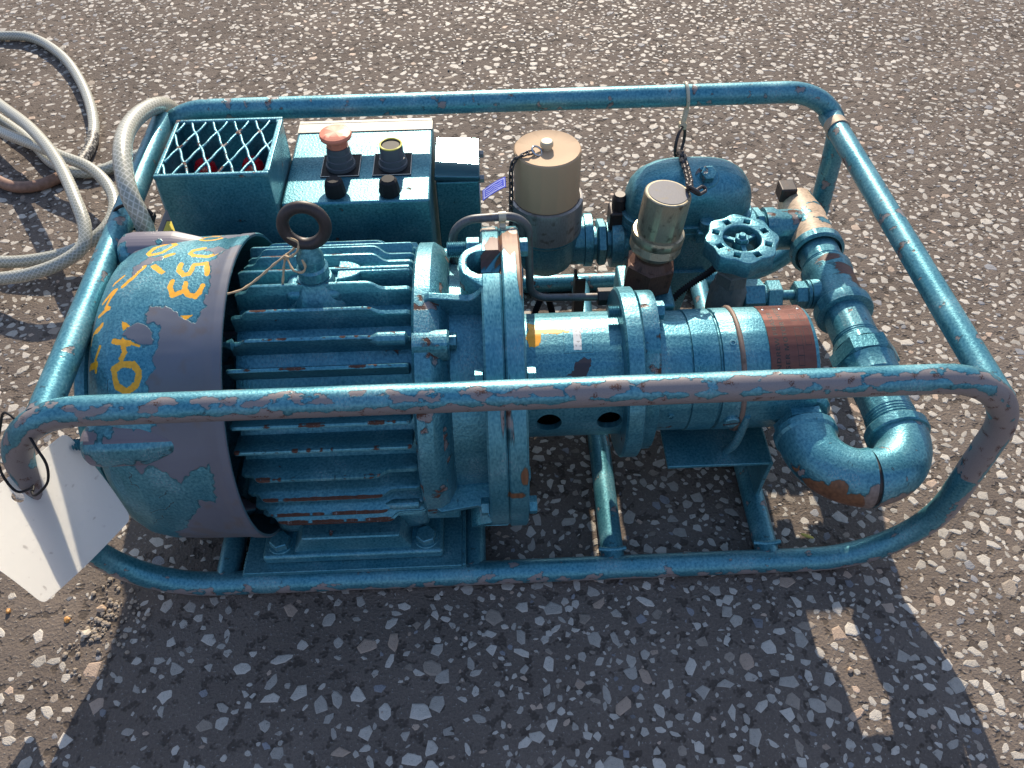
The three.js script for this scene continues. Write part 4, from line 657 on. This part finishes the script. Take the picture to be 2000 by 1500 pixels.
{ // hand valve and the small line that leads to the return pipe
  const x = 0.2485, z = -0.033, yW = 0.2215;
  const v = mesh('hand_valve', [turned(V(x, 0.115, z - 0.004), Y1, [[0, 0], [0, 0.02], [0.016, 0.0215], [0.045, 0.0205], [0.05, 0.018], [0.058, 0.0172], [0.058, 0]], 36), turned(V(x - 0.02, 0.145, z - 0.005), X1, [[0, 0], [0.004, 0.013], [0.02, 0.019], [0.035, 0.0165], [0.035, 0]], 32)], M.dusty, pack);
  mesh('bonnet_nut', [hex(V(x, 0.1715, z - 0.003), Y1, 0.017, 0.0185, 0.2), turned(V(x, 0.1885, z - 0.002), Y1, [[0, 0], [0, 0.0135], [0.012, 0.0125], [0.02, 0.009], [0.034, 0.0065], [0.034, 0]], 28)], M.dusty, v);
  const s = new THREE.Shape(), n = 8; for (let k = 0; k <= 160; k++) { const a = k / 160 * 2 * Math.PI, r = 0.0362 + 0.0018 * Math.cos(a * n); k ? s.lineTo(Math.cos(a) * r, Math.sin(a) * r) : s.moveTo(Math.cos(a) * r, Math.sin(a) * r); }
  const hole = (f) => { const p = new THREE.Path(); f(p); s.holes.push(p); };
  for (let k = 0; k < 8; k++) hole((p) => { const a = (k + 0.5) / 8 * 2 * Math.PI, c = Math.cos(a), q = Math.sin(a), R = 0.0277, d = 0.0043; [[-d, -d], [-d, d], [d, d], [d, -d]].forEach(([i, j], m) => { const X = c * (R + i) - q * j, Yy = q * (R + i) + c * j; m ? p.lineTo(X, Yy) : p.moveTo(X, Yy); }); p.closePath(); });
  hole((p) => p.absarc(0, 0, 0.0208, 0, 2 * Math.PI, true));
  const w = new THREE.ExtrudeGeometry(s, { depth: 0.018, bevelEnabled: true, bevelSize: 0.001, bevelThickness: 0.0014, bevelSegments: 3, curveSegments: 30 }); w.rotateX(-Math.PI / 2); w.rotateX(0.05); w.translate(x, yW - 0.006, z);
  const wh = mesh('handwheel', crease(w, 0.7), M.paint, v);
  for (let k = 0; k < 3; k++) { const b = boxG(0.004, 0.022, -0.0025, 0.0025, -0.0026, 0.0026, 0.001); b.rotateY(k * 2.0944 + 0.55); b.translate(x, yW + 0.0065, z); mesh('spoke', b, M.paint, wh); }
  mesh('hub', turned(V(x, yW - 0.002, z), Y1, [[0, 0], [0, 0.0085], [0.011, 0.0078], [0.0115, 0]], 28), M.paint, wh);
  mesh('hub_nut', [hex(V(x, yW + 0.0095, z), Y1, 0.005, 0.0078, 0.2), turned(V(x, yW + 0.014, z), Y1, [[0, 0.004], [0.003, 0.0038], [0.0038, 0.003], [0.004, 0]], 20)], M.paint, wh);
  const zb = -0.039, yb = 0.145;
  mesh('fitting', [hex(V(0.2655, yb, zb), X1, 0.024, 0.0198, 0.2), hex(V(0.2925, yb, zb), X1, 0.017, 0.0178, 0.5), turned(V(0.288, yb, zb), X1, [[0, 0.013], [0.006, 0.013]], 24)], M.paint, v);
  mesh('small_line', [disc(V(0.3085, yb, zb), X1, 0.022, 0.0058, 0.0004, 24)], M.worn, v);
  mesh('fitting', [hex(V(0.3255, yb, zb), X1, 0.0135, 0.0155, 0.3), turned(V(0.338, yb, zb), X1, [[0, 0.013], [0.001, 0.0165], [0.004, 0.0165], [0.005, 0.014], [0.0055, 0.0165], [0.02, 0.0175], [0.03, 0.02], [0.03, 0]], 32)], M.paint, v);
}
{ // return pipe: back tee, nipples, branch tee, union, two elbows into the pump port
  const x = 0.374, y = 0.145, P = (z) => V(x, y, z);
  const collar = (z, L, r) => turned(P(z), Z1, [[0, r - 0.004], [0.001, r - 0.001], [0.0025, r], [L - 0.0025, r], [L - 0.001, r - 0.001], [L, r - 0.004]], 48);
  const rp = part('return_pipe', pack);
  const straight = (za, zb2, r) => sweep([...Array(25)].map((_, k) => P(lerp(za, zb2, k / 24))), r, { seg: 48, ref: Y1, norm: true });
  const tee = mesh('pipe_tee', straight(-0.212, -0.12, (t) => lerp(0.0215, 0.0268, sstep(0, 0.5, t))), M.teeTan, rp, { keepUV: true });
  mesh('tee_branch', turned(V(0.318, y, -0.157), X1, [[0, 0], [0, 0.0275], [0.012, 0.0275], [0.018, 0.0245], [0.056, 0.0245]], 44), M.worn, tee);
  mesh('collar', collar(-0.122, 0.014, 0.0312), M.paint, tee);
  mesh('plug', [boxG(x - 0.026, x - 0.006, y + 0.008, y + 0.027, -0.222, -0.2, 0.002)], M.blackIron, tee);
  mesh('union_nut', [turned(V(0.284, y, -0.156), X1, [[0, 0], [0, 0.0255], [0.02, 0.026], [0.021, 0.022], [0.024, 0.022]], 44), hex(V(0.3045, y, -0.156), X1, 0.011, 0.029, 0.25), threads(V(0.314, y, -0.156), X1, 0.008, 0.0235)], M.paint, rp);
  mesh('pipe_nipple', [disc(P(-0.112), Z1, 0.03, 0.0238), threads(P(-0.088), Z1, 0.014, 0.0245, 0.003)], M.paint, rp);
  const tee2 = mesh('pipe_tee', straight(-0.078, -0.018, (t) => 0.0268 + 0.0017 * sstep(0.24, 0.18, t)), M.teeOxide, rp, { keepUV: true });
  mesh('collar', turned(P(-0.0195), Z1, [[0, 0.026], [0.001, 0.0295], [0.0035, 0.0312], [0.0135, 0.0315], [0.0165, 0.0305], [0.0175, 0.028], [0.0175, 0.02]], 56), M.paint, tee2);
  mesh('pipe_nipple', [disc(P(-0.003), Z1, 0.06, 0.0238), threads(P(0.034), Z1, 0.02, 0.0245, 0.003)], M.paint, rp);
  mesh('union_nut', [turned(P(0.045), Z1, [[0, 0.0235], [0, 0.0275], [0.008, 0.0285], [0.008, 0.02]], 44), hex(P(0.0532), Z1, 0.021, 0.0345, 0.15), turned(P(0.0745), Z1, [[0, 0.03], [0.004, 0.0285], [0.022, 0.0285], [0.024, 0.0268], [0.024, 0.02]], 44)], M.paint, rp);
  mesh('pipe_nipple', [disc(P(0.098), Z1, 0.07, 0.0238), threads(P(0.0985), Z1, 0.016, 0.0246, 0.0034), threads(P(0.14), Z1, 0.02, 0.0246, 0.0034)], M.paint, rp);
  const zb = 0.2145, rb = 0.0435, arc = (a0, a1, cx, cz, n = 16) => [...Array(n + 1)].map((_, k) => { const a = lerp(a0, a1, k / n); return V(cx + rb * Math.cos(a), y, cz + rb * Math.sin(a)); });
  const cxm = x - rb, czm = zb - rb;
  const rE = (t) => 0.0262 + 0.0018 * Math.pow(Math.abs(2 * t - 1), 4);
  const e1 = mesh('pipe_elbow', [sweep([P(czm - 0.006), ...arc(0, Math.PI / 2, cxm, czm), V(cxm + 0.0004 - 0.004, y, zb)].slice(0, -1), rE, { seg: 36, ref: Y1, norm: true })], M.elbowWorn, rp, { keepUV: true });
  mesh('collar', collar(czm - 0.014, 0.013, 0.0302), M.worn, e1);
  mesh('elbow_joint', turned(V(cxm - 0.003, y, zb), X1, [[0, 0], [0, 0.0262], [0.006, 0.0262], [0.006, 0]], 40), M.blackIron, rp);
  const e2 = mesh('pipe_elbow', [sweep([V(cxm - 0.0022, y, zb), ...arc(Math.PI / 2, Math.PI, cxm - 0.0022, czm).slice(1), V(cxm - 0.0022 - rb, y, czm - 0.006)], (t) => rE(t) + 0.0006, { seg: 36, ref: Y1, norm: true })], M.elbowRust, rp, { keepUV: true });
  const xl = cxm - 0.0022 - rb, Q = (z) => V(xl, y, z);
  mesh('collar', [turned(Q(czm - 0.016), Z1, [[0, 0.022], [0.001, 0.0285], [0.003, 0.0302], [0.01, 0.0302], [0.013, 0.028], [0.013, 0.022]], 44)], M.worn, e2);
  mesh('pipe_nipple', [disc(Q(0.132), Z1, 0.026, 0.0225), hex(Q(0.1435), Z1, 0.0115, 0.0275, 0.1)], M.paint, rp);
}
{ // thin steel line bent over the flange, with its end fittings
  const C = [V(-0.0525, 0.215, 0.012), V(-0.051, 0.303, 0.012), V(0.0215, 0.304, 0.0075), V(0.0248, 0.186, -0.0045), V(0.128, 0.183, -0.005)];
  const l = mesh('steel_line', sweep(fillet(C, [0.024, 0.024, 0.02], 0.004), 0.0042, { seg: 14 }), M.lineTube, pack);
  mesh('end_nut', [hex(V(0.0965, 0.184, -0.005), X1, 0.03, 0.0095, 0.2)], M.blackIron, l);
  mesh('tie_band', [sweep([V(-0.0065, 0.3038, 0.0095), V(0.0005, 0.3038, 0.0092)], 0.0049, { seg: 16 }), boxG(-0.006, 0.0, 0.297, 0.3, 0.004, 0.02, 0.001)], M.tieClear, l);
}
{ // corrugated sensor cable
  const P = curve([V(0.184, 0.138, -0.038), V(0.196, 0.147, -0.046), V(0.21, 0.155, -0.052), V(0.228, 0.162, -0.06), V(0.245, 0.166, -0.072), V(0.262, 0.15, -0.09)], 260);
  mesh('corrugated_cable', sweep(P, (t, s) => 0.0036 + 0.0007 * Math.sin(s / 0.0028 * 2 * Math.PI), { seg: 12 }), M.rubber, pack);
  mesh('corrugated_cable', sweep(curve([V(0.0255, 0.05, -0.06), V(0.034, 0.11, -0.062), V(0.045, 0.13, -0.07), V(0.055, 0.1, -0.075), V(0.06, 0.04, -0.08)], 200), (t, s) => 0.0036 + 0.0006 * Math.sin(s / 0.0028 * 2 * Math.PI), { seg: 12 }), M.rubber, pack);
  mesh('corrugated_cable', sweep(curve([V(0.075, 0.12, 0.0), V(0.1, 0.15, 0.005), V(0.115, 0.165, -0.005), V(0.128, 0.16, -0.02)], 160), (t, s) => 0.0036 + 0.0006 * Math.sin(s / 0.0028 * 2 * Math.PI), { seg: 12 }), M.zinc, pack);
}
{ // grey terminal enclosure with a yellow warning sticker
  const e = mesh('terminal_enclosure', [boxG(-0.395, -0.36, 0.06, 0.199, -0.166, -0.088, 0.003)], M.grey, pack);
  const [c, g] = canvas(256, 256); g.fillStyle = '#c9b500'; g.fillRect(0, 0, 256, 256); g.strokeStyle = '#0c0c0c'; g.lineWidth = 26; g.strokeRect(0, 0, 256, 256); g.fillStyle = '#0c0c0c'; g.beginPath(); [[60, 130], [120, 90], [115, 118], [215, 110], [130, 160], [128, 138], [60, 150]].forEach(([x, y], i) => (i ? g.lineTo(x, y) : g.moveTo(x, y))); g.closePath(); g.fill();
  const t = new THREE.CanvasTexture(c); t.colorSpace = THREE.SRGBColorSpace; t.magFilter = THREE.LinearFilter;
  const s = new THREE.BoxGeometry(0.026, 0.0006, 0.05); s.translate(-0.3745, 0.1998, -0.118);
  mesh('warning_sticker', s, new THREE.MeshStandardMaterial({ map: t, roughness: 0.45 }), e, { keepUV: true });
}

// ---------------------------------------------------------------- loose things on and round the pack
{ // braided hose: leads from behind the pack up over the frame, then in loops off to the side
  const E = [[-0.352, 0.18, -0.055], [-0.3555, 0.235, -0.028], [-0.3545, 0.268, -0.0205], [-0.3535, 0.294, -0.0205], [-0.3603, 0.312, -0.03], [-0.3702, 0.324, -0.0586], [-0.3779, 0.329, -0.0899], [-0.3865, 0.323, -0.1379], [-0.3873, 0.312, -0.1873], [-0.3845, 0.296, -0.2287], [-0.392, 0.26, -0.28], [-0.44, 0.15, -0.4], [-0.5, 0.05, -0.52], [-0.564, 0.0125, -0.595], [-0.609, 0.0102, -0.57], [-0.642, 0.0102, -0.54], [-0.682, 0.0102, -0.535], [-0.728, 0.0102, -0.562], [-0.788, 0.0102, -0.631], [-0.867, 0.0102, -0.706], [-0.96, 0.0102, -0.784], [-1.1, 0.0102, -0.86], [-1.2, 0.011, -0.82], [-1.15, 0.014, -0.74], [-1.03, 0.018, -0.74], [-0.932, 0.022, -0.725], [-0.833, 0.03, -0.635], [-0.758, 0.04, -0.577], [-0.691, 0.045, -0.529], [-0.636, 0.045, -0.493], [-0.592, 0.043, -0.441], [-0.573, 0.04, -0.397], [-0.574, 0.036, -0.355], [-0.594, 0.03, -0.327], [-0.625, 0.025, -0.309], [-0.68, 0.02, -0.301], [-0.74, 0.014, -0.312], [-0.82, 0.0105, -0.345], [-0.96, 0.0102, -0.45], [-1.08, 0.0105, -0.62], [-1.12, 0.015, -0.78], [-1.06, 0.025, -0.84], [-0.966, 0.035, -0.825], [-0.842, 0.052, -0.684], [-0.744, 0.07, -0.573], [-0.664, 0.08, -0.464], [-0.604, 0.08, -0.36], [-0.58, 0.068, -0.308], [-0.579, 0.058, -0.281], [-0.604, 0.05, -0.258], [-0.647, 0.042, -0.245], [-0.694, 0.032, -0.25], [-0.752, 0.02, -0.261], [-0.86, 0.0105, -0.3], [-1.05, 0.0102, -0.4]].map((p) => V(...p));
  const t = thing('braided_hose', 'clear braided hose tied to the frame, looping over itself on the asphalt beside the motor', 'hose');
  mesh('tube', sweep(curve(E, 620), 0.0091, { seg: 18 }), M.hose, t, { keepUV: true });
  mesh('ferrule', turned(V(-0.3522, 0.14, -0.058), V(-0.02, 1, 0.02), [[0, 0], [0, 0.0115], [0.035, 0.0115], [0.036, 0.0098], [0.036, 0]], 24), M.steel, t);
  const A = [[-1.3, 0.0102, -0.72], [-1.25, 0.0102, -0.9], [-1.13, 0.0102, -1.0], [-1.038, 0.0102, -1.022], [-0.982, 0.0102, -1.026], [-0.921, 0.0102, -1.016], [-0.834, 0.0102, -0.937], [-0.749, 0.0102, -0.802], [-0.696, 0.0102, -0.677], [-0.683, 0.0102, -0.613], [-0.685, 0.0102, -0.559]].map((p) => V(...p));
  const B = [[-0.685, 0.0102, -0.559], [-0.69, 0.0102, -0.545], [-0.703, 0.0102, -0.527], [-0.732, 0.0102, -0.503], [-0.765, 0.0102, -0.499], [-0.805, 0.0102, -0.52], [-0.88, 0.0102, -0.59], [-1.0, 0.0102, -0.66]].map((p) => V(...p));
  const h2 = thing('braided_hose', 'braided hose lying flat in an open curve, soiled black then rust brown at one end', 'hose');
  const all = curve(A, 160);
  mesh('tube', sweep(all.slice(0, 148), 0.0091, { seg: 18, open: true }), M.hose, h2, { keepUV: true });
  tag(mesh('soiled_length', sweep(all.slice(147), 0.0092, { seg: 18, open: true }), M.hoseBlack, h2, { keepUV: true }), 'black soiled length');
  tag(mesh('soiled_length', sweep(curve(B, 90), 0.0091, { seg: 18 }), M.hoseDirty, h2, { keepUV: true }), 'rust brown soiled length');
}
{ // black cable tie round hose and frame tube
  const P = []; for (let k = 0; k <= 40; k++) { const a = k / 40 * 2 * Math.PI; P.push(V(-0.3655 + 0.0222 * Math.cos(a), 0.2885 + 0.0148 * Math.sin(a) + 0.005 * Math.cos(a), -0.03 + 0.006 * Math.cos(a))); }
  const t = thing('cable_tie', 'black cable tie strapping the braided hose to the frame tube', 'cable tie');
  mesh('strap', sweep(P, 0.0016, { seg: 8 }), M.black, t); mesh('tie_head', boxG(-0.346, -0.3415, 0.29, 0.296, -0.028, -0.021, 0.001), M.black, t);
}
{ // clear cable tie on the far rail and the key ring and chain that hang from it
  const t = thing('cable_tie', 'clear plastic cable tie looped round the far top rail', 'cable tie');
  const P = []; for (let k = 0; k <= 40; k++) { const a = k / 40 * 2 * Math.PI; P.push(V(0.2155 - 0.0015 * Math.sin(a), TY + 0.0136 * Math.sin(a), -ZF + 0.0136 * Math.cos(a))); }
  mesh('strap', sweep(P, 0.002, { seg: 8 }), M.tieClear, t);
  mesh('tail', sweep(curve([V(0.217, 0.2785, -0.217), V(0.2155, 0.27, -0.2145), V(0.214, 0.262, -0.213)], 12), 0.0031, { seg: 10 }), M.tieClear, t);
  mesh('tie_head', boxG(0.2095, 0.2185, 0.2545, 0.2625, -0.217, -0.209, 0.0015), M.capKnob, t);
  const c = thing('chain', 'dark chain hanging from a ring on the rail down to the coupling cap', 'chain');
  mesh('ring', ringGeo(V(0.2125, 0.2405, -0.207), V(0.85, 0.05, 0.5), 0.0155, 0.0019, 1.15), M.blackIron, c);
  mesh('links', chainGeo([V(0.2105, 0.224, -0.203), V(0.209, 0.235, -0.19), V(0.207, 0.248, -0.168), V(0.2055, 0.2515, -0.15), V(0.203, 0.258, -0.125), V(0.1985, 0.268, -0.098), V(0.1925, 0.2815, -0.066), V(0.188, 0.2895, -0.047), V(0.1945, 0.2885, -0.041), V(0.2025, 0.2875, -0.047)], 0.0135, 0.0018), M.chainMetal, c);
}
{ // white plastic tag wired to the near corner of the frame
  const W = 0.1, H = 0.158, r = 0.008, s = new THREE.Shape();
  s.moveTo(r, 0); s.lineTo(W - r, 0); s.quadraticCurveTo(W, 0, W, r); s.lineTo(W, H - r); s.quadraticCurveTo(W, H, W - r, H); s.lineTo(r, H); s.quadraticCurveTo(0, H, 0, H - r); s.lineTo(0, r); s.quadraticCurveTo(0, 0, r, 0);
  const h = new THREE.Path(); h.absarc(0.018, 0.083, 0.0056, 0, 7, true); s.holes.push(h);
  const { TessellateModifier } = await import('three/addons/modifiers/TessellateModifier.js');
  let g = new THREE.ExtrudeGeometry(s, { depth: 0.0007, bevelEnabled: false, curveSegments: 10 });
  g = new TessellateModifier(0.012, 7).modify(g);
  // corners: a = lower left, b = lower right along the short side, c, d = upper pair
  const cor = [V(-0.4545, 0.0589, 0.2625), V(-0.3408, 0.1633, 0.239), V(-0.3769, 0.244, 0.2045), V(-0.497, 0.181, 0.256)], p = g.attributes.position;
  const lo = [cor[3], cor[0], cor[1], cor[2]]; // u across the short side, v along the long side
  const uvA = new Float32Array(p.count * 2);
  for (let i = 0; i < p.count; i++) {
    const u = p.getX(i) / W, v = p.getY(i) / H, th = p.getZ(i);
    const A = lo[1].clone().lerp(lo[0], 1 - u), B = lo[2].clone().lerp(lo[3], 1 - u), q = A.lerp(B, v);
    const b = 0.007 * Math.sin(Math.PI * v) - 0.006 * Math.sin(Math.PI * u) + th; q.add(V(0.25, 0.45, 0.85).normalize().multiplyScalar(b));
    p.setXYZ(i, q.x, q.y, q.z); uvA[i * 2] = u; uvA[i * 2 + 1] = v;
  }
  g.setAttribute('uv', new THREE.BufferAttribute(uvA, 2)); g.computeVertexNormals();
  const tx = maps(256, 384, (x, y, o) => { const n = fbm(x / 32, y / 32, 8, 12, 3, 4), k = sstep(0.42, 0.6, pn(x / 11, y / 20, 23, 19, 5)) * sstep(0.1, 0.4, n); o.r = lerp(0.9, 0.5, k * 0.5); o.g = lerp(0.89, 0.47, k * 0.5); o.b = lerp(0.86, 0.43, k * 0.5); o.rough = 0.95; o.metal = 0; o.bump = 0.5 + 0.05 * n; });
  const t = thing('hang_tag', 'blank white plastic tag wired to the near left corner of the frame', 'tag');
  mesh('tag_sheet', g, mat(tx, 0.0001, { transmission: 0.66, thickness: 0 }), t, { keepUV: true });
  mesh('wire', sweep(curve([V(-0.402, 0.2195, 0.246), V(-0.397, 0.2215, 0.252), V(-0.386, 0.2308, 0.2535), V(-0.3775, 0.241, 0.252), V(-0.374, 0.256, 0.247), V(-0.378, 0.27, 0.241), V(-0.39, 0.279, 0.226), V(-0.404, 0.285, 0.216), V(-0.42, 0.262, 0.213), V(-0.4285, 0.24, 0.224), V(-0.4275, 0.222, 0.2335), V(-0.421, 0.208, 0.238), V(-0.41, 0.211, 0.2375), V(-0.4025, 0.2185, 0.24), V(-0.4005, 0.2197, 0.246)], 90), 0.0011, { seg: 8 }), M.black, t);
}
{ // twine knotted round the lifting eye
  const t = thing('twine', 'frayed brown twine knotted round the black lifting eye', 'string');
  const S = (P, r = 0.00105) => sweep(curve(P, 50), (u, s) => r * (1 + 0.2 * Math.sin(s / 0.0016)), { seg: 6 });
  const R = rng(12), knot = []; for (let k = 0; k < 14; k++) knot.push(V(-0.1925 + 0.004 * (R() - 0.5), 0.3265 + 0.005 * (R() - 0.5), 0.0835 + 0.005 * (R() - 0.5)));
  mesh('string', [S([V(-0.1925, 0.326, 0.0835), V(-0.2, 0.3235, 0.089), V(-0.2188, 0.3135, 0.1001), V(-0.23, 0.3125, 0.111), V(-0.2395, 0.3145, 0.1174)]), S([V(-0.1925, 0.326, 0.0835), V(-0.1955, 0.317, 0.087), V(-0.1975, 0.308, 0.09), V(-0.1996, 0.3005, 0.0915)]), S([V(-0.1925, 0.326, 0.0845), V(-0.187, 0.33, 0.0905), V(-0.1795, 0.337, 0.0915), V(-0.1775, 0.345, 0.09), V(-0.1835, 0.35, 0.0905), V(-0.189, 0.349, 0.0855), V(-0.186, 0.343, 0.0775), V(-0.18, 0.336, 0.077), V(-0.186, 0.329, 0.079), V(-0.1925, 0.3265, 0.0835)]), S([V(-0.192, 0.325, 0.084), V(-0.185, 0.32, 0.0965), V(-0.1775, 0.3195, 0.0985), V(-0.174, 0.325, 0.0985), V(-0.1755, 0.332, 0.0975)]), S(knot, 0.001)], M.twine, t);
}
{ // small blue tag sticking out behind the relay box
  const [c, g] = canvas(128, 64); g.fillStyle = '#2a3fb4'; g.fillRect(0, 0, 128, 64); g.strokeStyle = '#c9d0ea'; g.lineWidth = 3; g.strokeRect(8, 8, 112, 48); g.lineWidth = 2; for (const y of [22, 34, 46]) { g.beginPath(); for (let x = 16; x < 110; x += 4) g.lineTo(x, y + 3 * Math.sin(x * 1.7 + y)); g.stroke(); }
  const tx = new THREE.CanvasTexture(c); tx.colorSpace = THREE.SRGBColorSpace; tx.magFilter = THREE.LinearFilter;
  const b = new THREE.BoxGeometry(0.034, 0.0008, 0.021, 6, 1, 3), p = b.attributes.position; for (let i = 0; i < p.count; i++) { const u = p.getX(i) / 0.034 + 0.5, v = p.getZ(i) / 0.021 + 0.5; p.setXYZ(i, lerp(-0.0225, 0.0055, u), 0.2 + 0.004 * Math.sin(u * 2) + p.getY(i), lerp(-0.1805, -0.2019, u) + 0.021 * v); }
  b.computeVertexNormals();
  const t = thing('blue_tag', 'small blue plastic tag poking out beside the box behind the steel line', 'tag');
  mesh('tag_sheet', b, new THREE.MeshStandardMaterial({ map: tx, roughness: 0.9 }), t, { keepUV: true });
}
{ // pebbles, grit and a leaf
  const R = rng(31);
  const rock = (s, seed, flat = 0.7) => { const g = fin(new THREE.IcosahedronGeometry(1, 2)), p = g.attributes.position; for (let i = 0; i < p.count; i++) { const v = V(p.getX(i), p.getY(i), p.getZ(i)), q = 0.86 + 0.3 * pn(v.x * 1.1 + seed, v.y * 1.1 + v.z * 1.3 + seed, 512, 512, 4); p.setXYZ(i, v.x * q * s, v.y * q * s * flat, v.z * q * s * 0.85); } return crease(g, 0.5); };
  const put = (label, x, z, s, m, seed) => { const o = mesh(numbered('pebble'), rock(s, seed), m, scene); o.position.set(x, s * 0.5, z); o.rotation.y = seed; tag(o, label, 'pebble'); };
  const amber = plain(0.48, 0.22, 0.05, 0.5), tan = plain(0.42, 0.3, 0.2, 0.6), cream = plain(0.48, 0.42, 0.33, 0.6);
  put('amber orange pebble beside the gravel patch below the white tag', -0.4583, 0.2508, 0.0044, amber, 1.7);
  put('pale tan pebble on top of the gravel patch', -0.4265, 0.241, 0.0055, tan, 2.9);
  put('flat cream pebble at the lower side of the gravel patch', -0.4344, 0.2673, 0.0058, cream, 4.1);
  put('tiny orange pebble beside the lower corner of the white tag', -0.522, 0.2383, 0.0032, amber, 5.3);
  put('orange pebble beside the left frame tube near the hose', -0.5776, -0.2085, 0.006, plain(0.5, 0.2, 0.08, 0.55), 6.4);
  put('small tan pebble in the lit strip in front of the frame', 0.316, 0.3377, 0.0034, tan, 7.2);
  const G = []; for (let k = 0; k < 190; k++) { const a = R() * 6.28, q = R(), x = -0.42 + (0.016 + 0.02 * R()) * q * 1.5 * Math.cos(a), z = 0.258 + 0.055 * q * Math.sin(a), s = 0.0008 + 0.0023 * Math.pow(R(), 2.2); const g = fin(new THREE.IcosahedronGeometry(s, 0)); g.rotateX(R() * 6); g.rotateY(R() * 6); g.scale(1, 0.7, 0.8 + 0.4 * R()); g.translate(x, s * 0.45 + 0.0008, z); G.push(g); }
  const gr = mesh('loose_gravel', G, plain(0.3, 0.25, 0.195, 0.8, 0, { specularIntensity: 0.3 }), scene); tag(gr, 'small patch of loose gravel below the hanging white tag', 'gravel', null, 'stuff');
  const D = []; for (let k = 0; k < 900; k++) { const z = lerp(-1.3, 0.6, Math.pow(R(), 0.8)), x = lerp(-0.7 - (0.6 - z) * 0.4, 0.7 + (0.6 - z) * 0.4, R()), s = 0.0006 + 0.0016 * Math.pow(R(), 3); const g = fin(new THREE.IcosahedronGeometry(s, 0)); g.rotateX(R() * 6); g.rotateY(R() * 6); g.translate(x, s * 0.5 + GN(x, z) + 0.0003, z); D.push(g); }
  tag(mesh('loose_grit', D, plain(0.3, 0.27, 0.235, 0.7), scene), 'loose grit scattered over the asphalt', 'grit', null, 'stuff');
  const lf = new THREE.SphereGeometry(1, 10, 6); lf.scale(0.0075, 0.0012, 0.0022); lf.rotateY(-0.45); lf.translate(0.3144, 0.0035, 0.1895);
  tag(mesh('dry_leaf', lf, plain(0.55, 0.42, 0.08, 0.6), scene), 'small yellow dry leaf on the ground under the pipe elbow', 'leaf');
}
renderer.render(scene, camera);
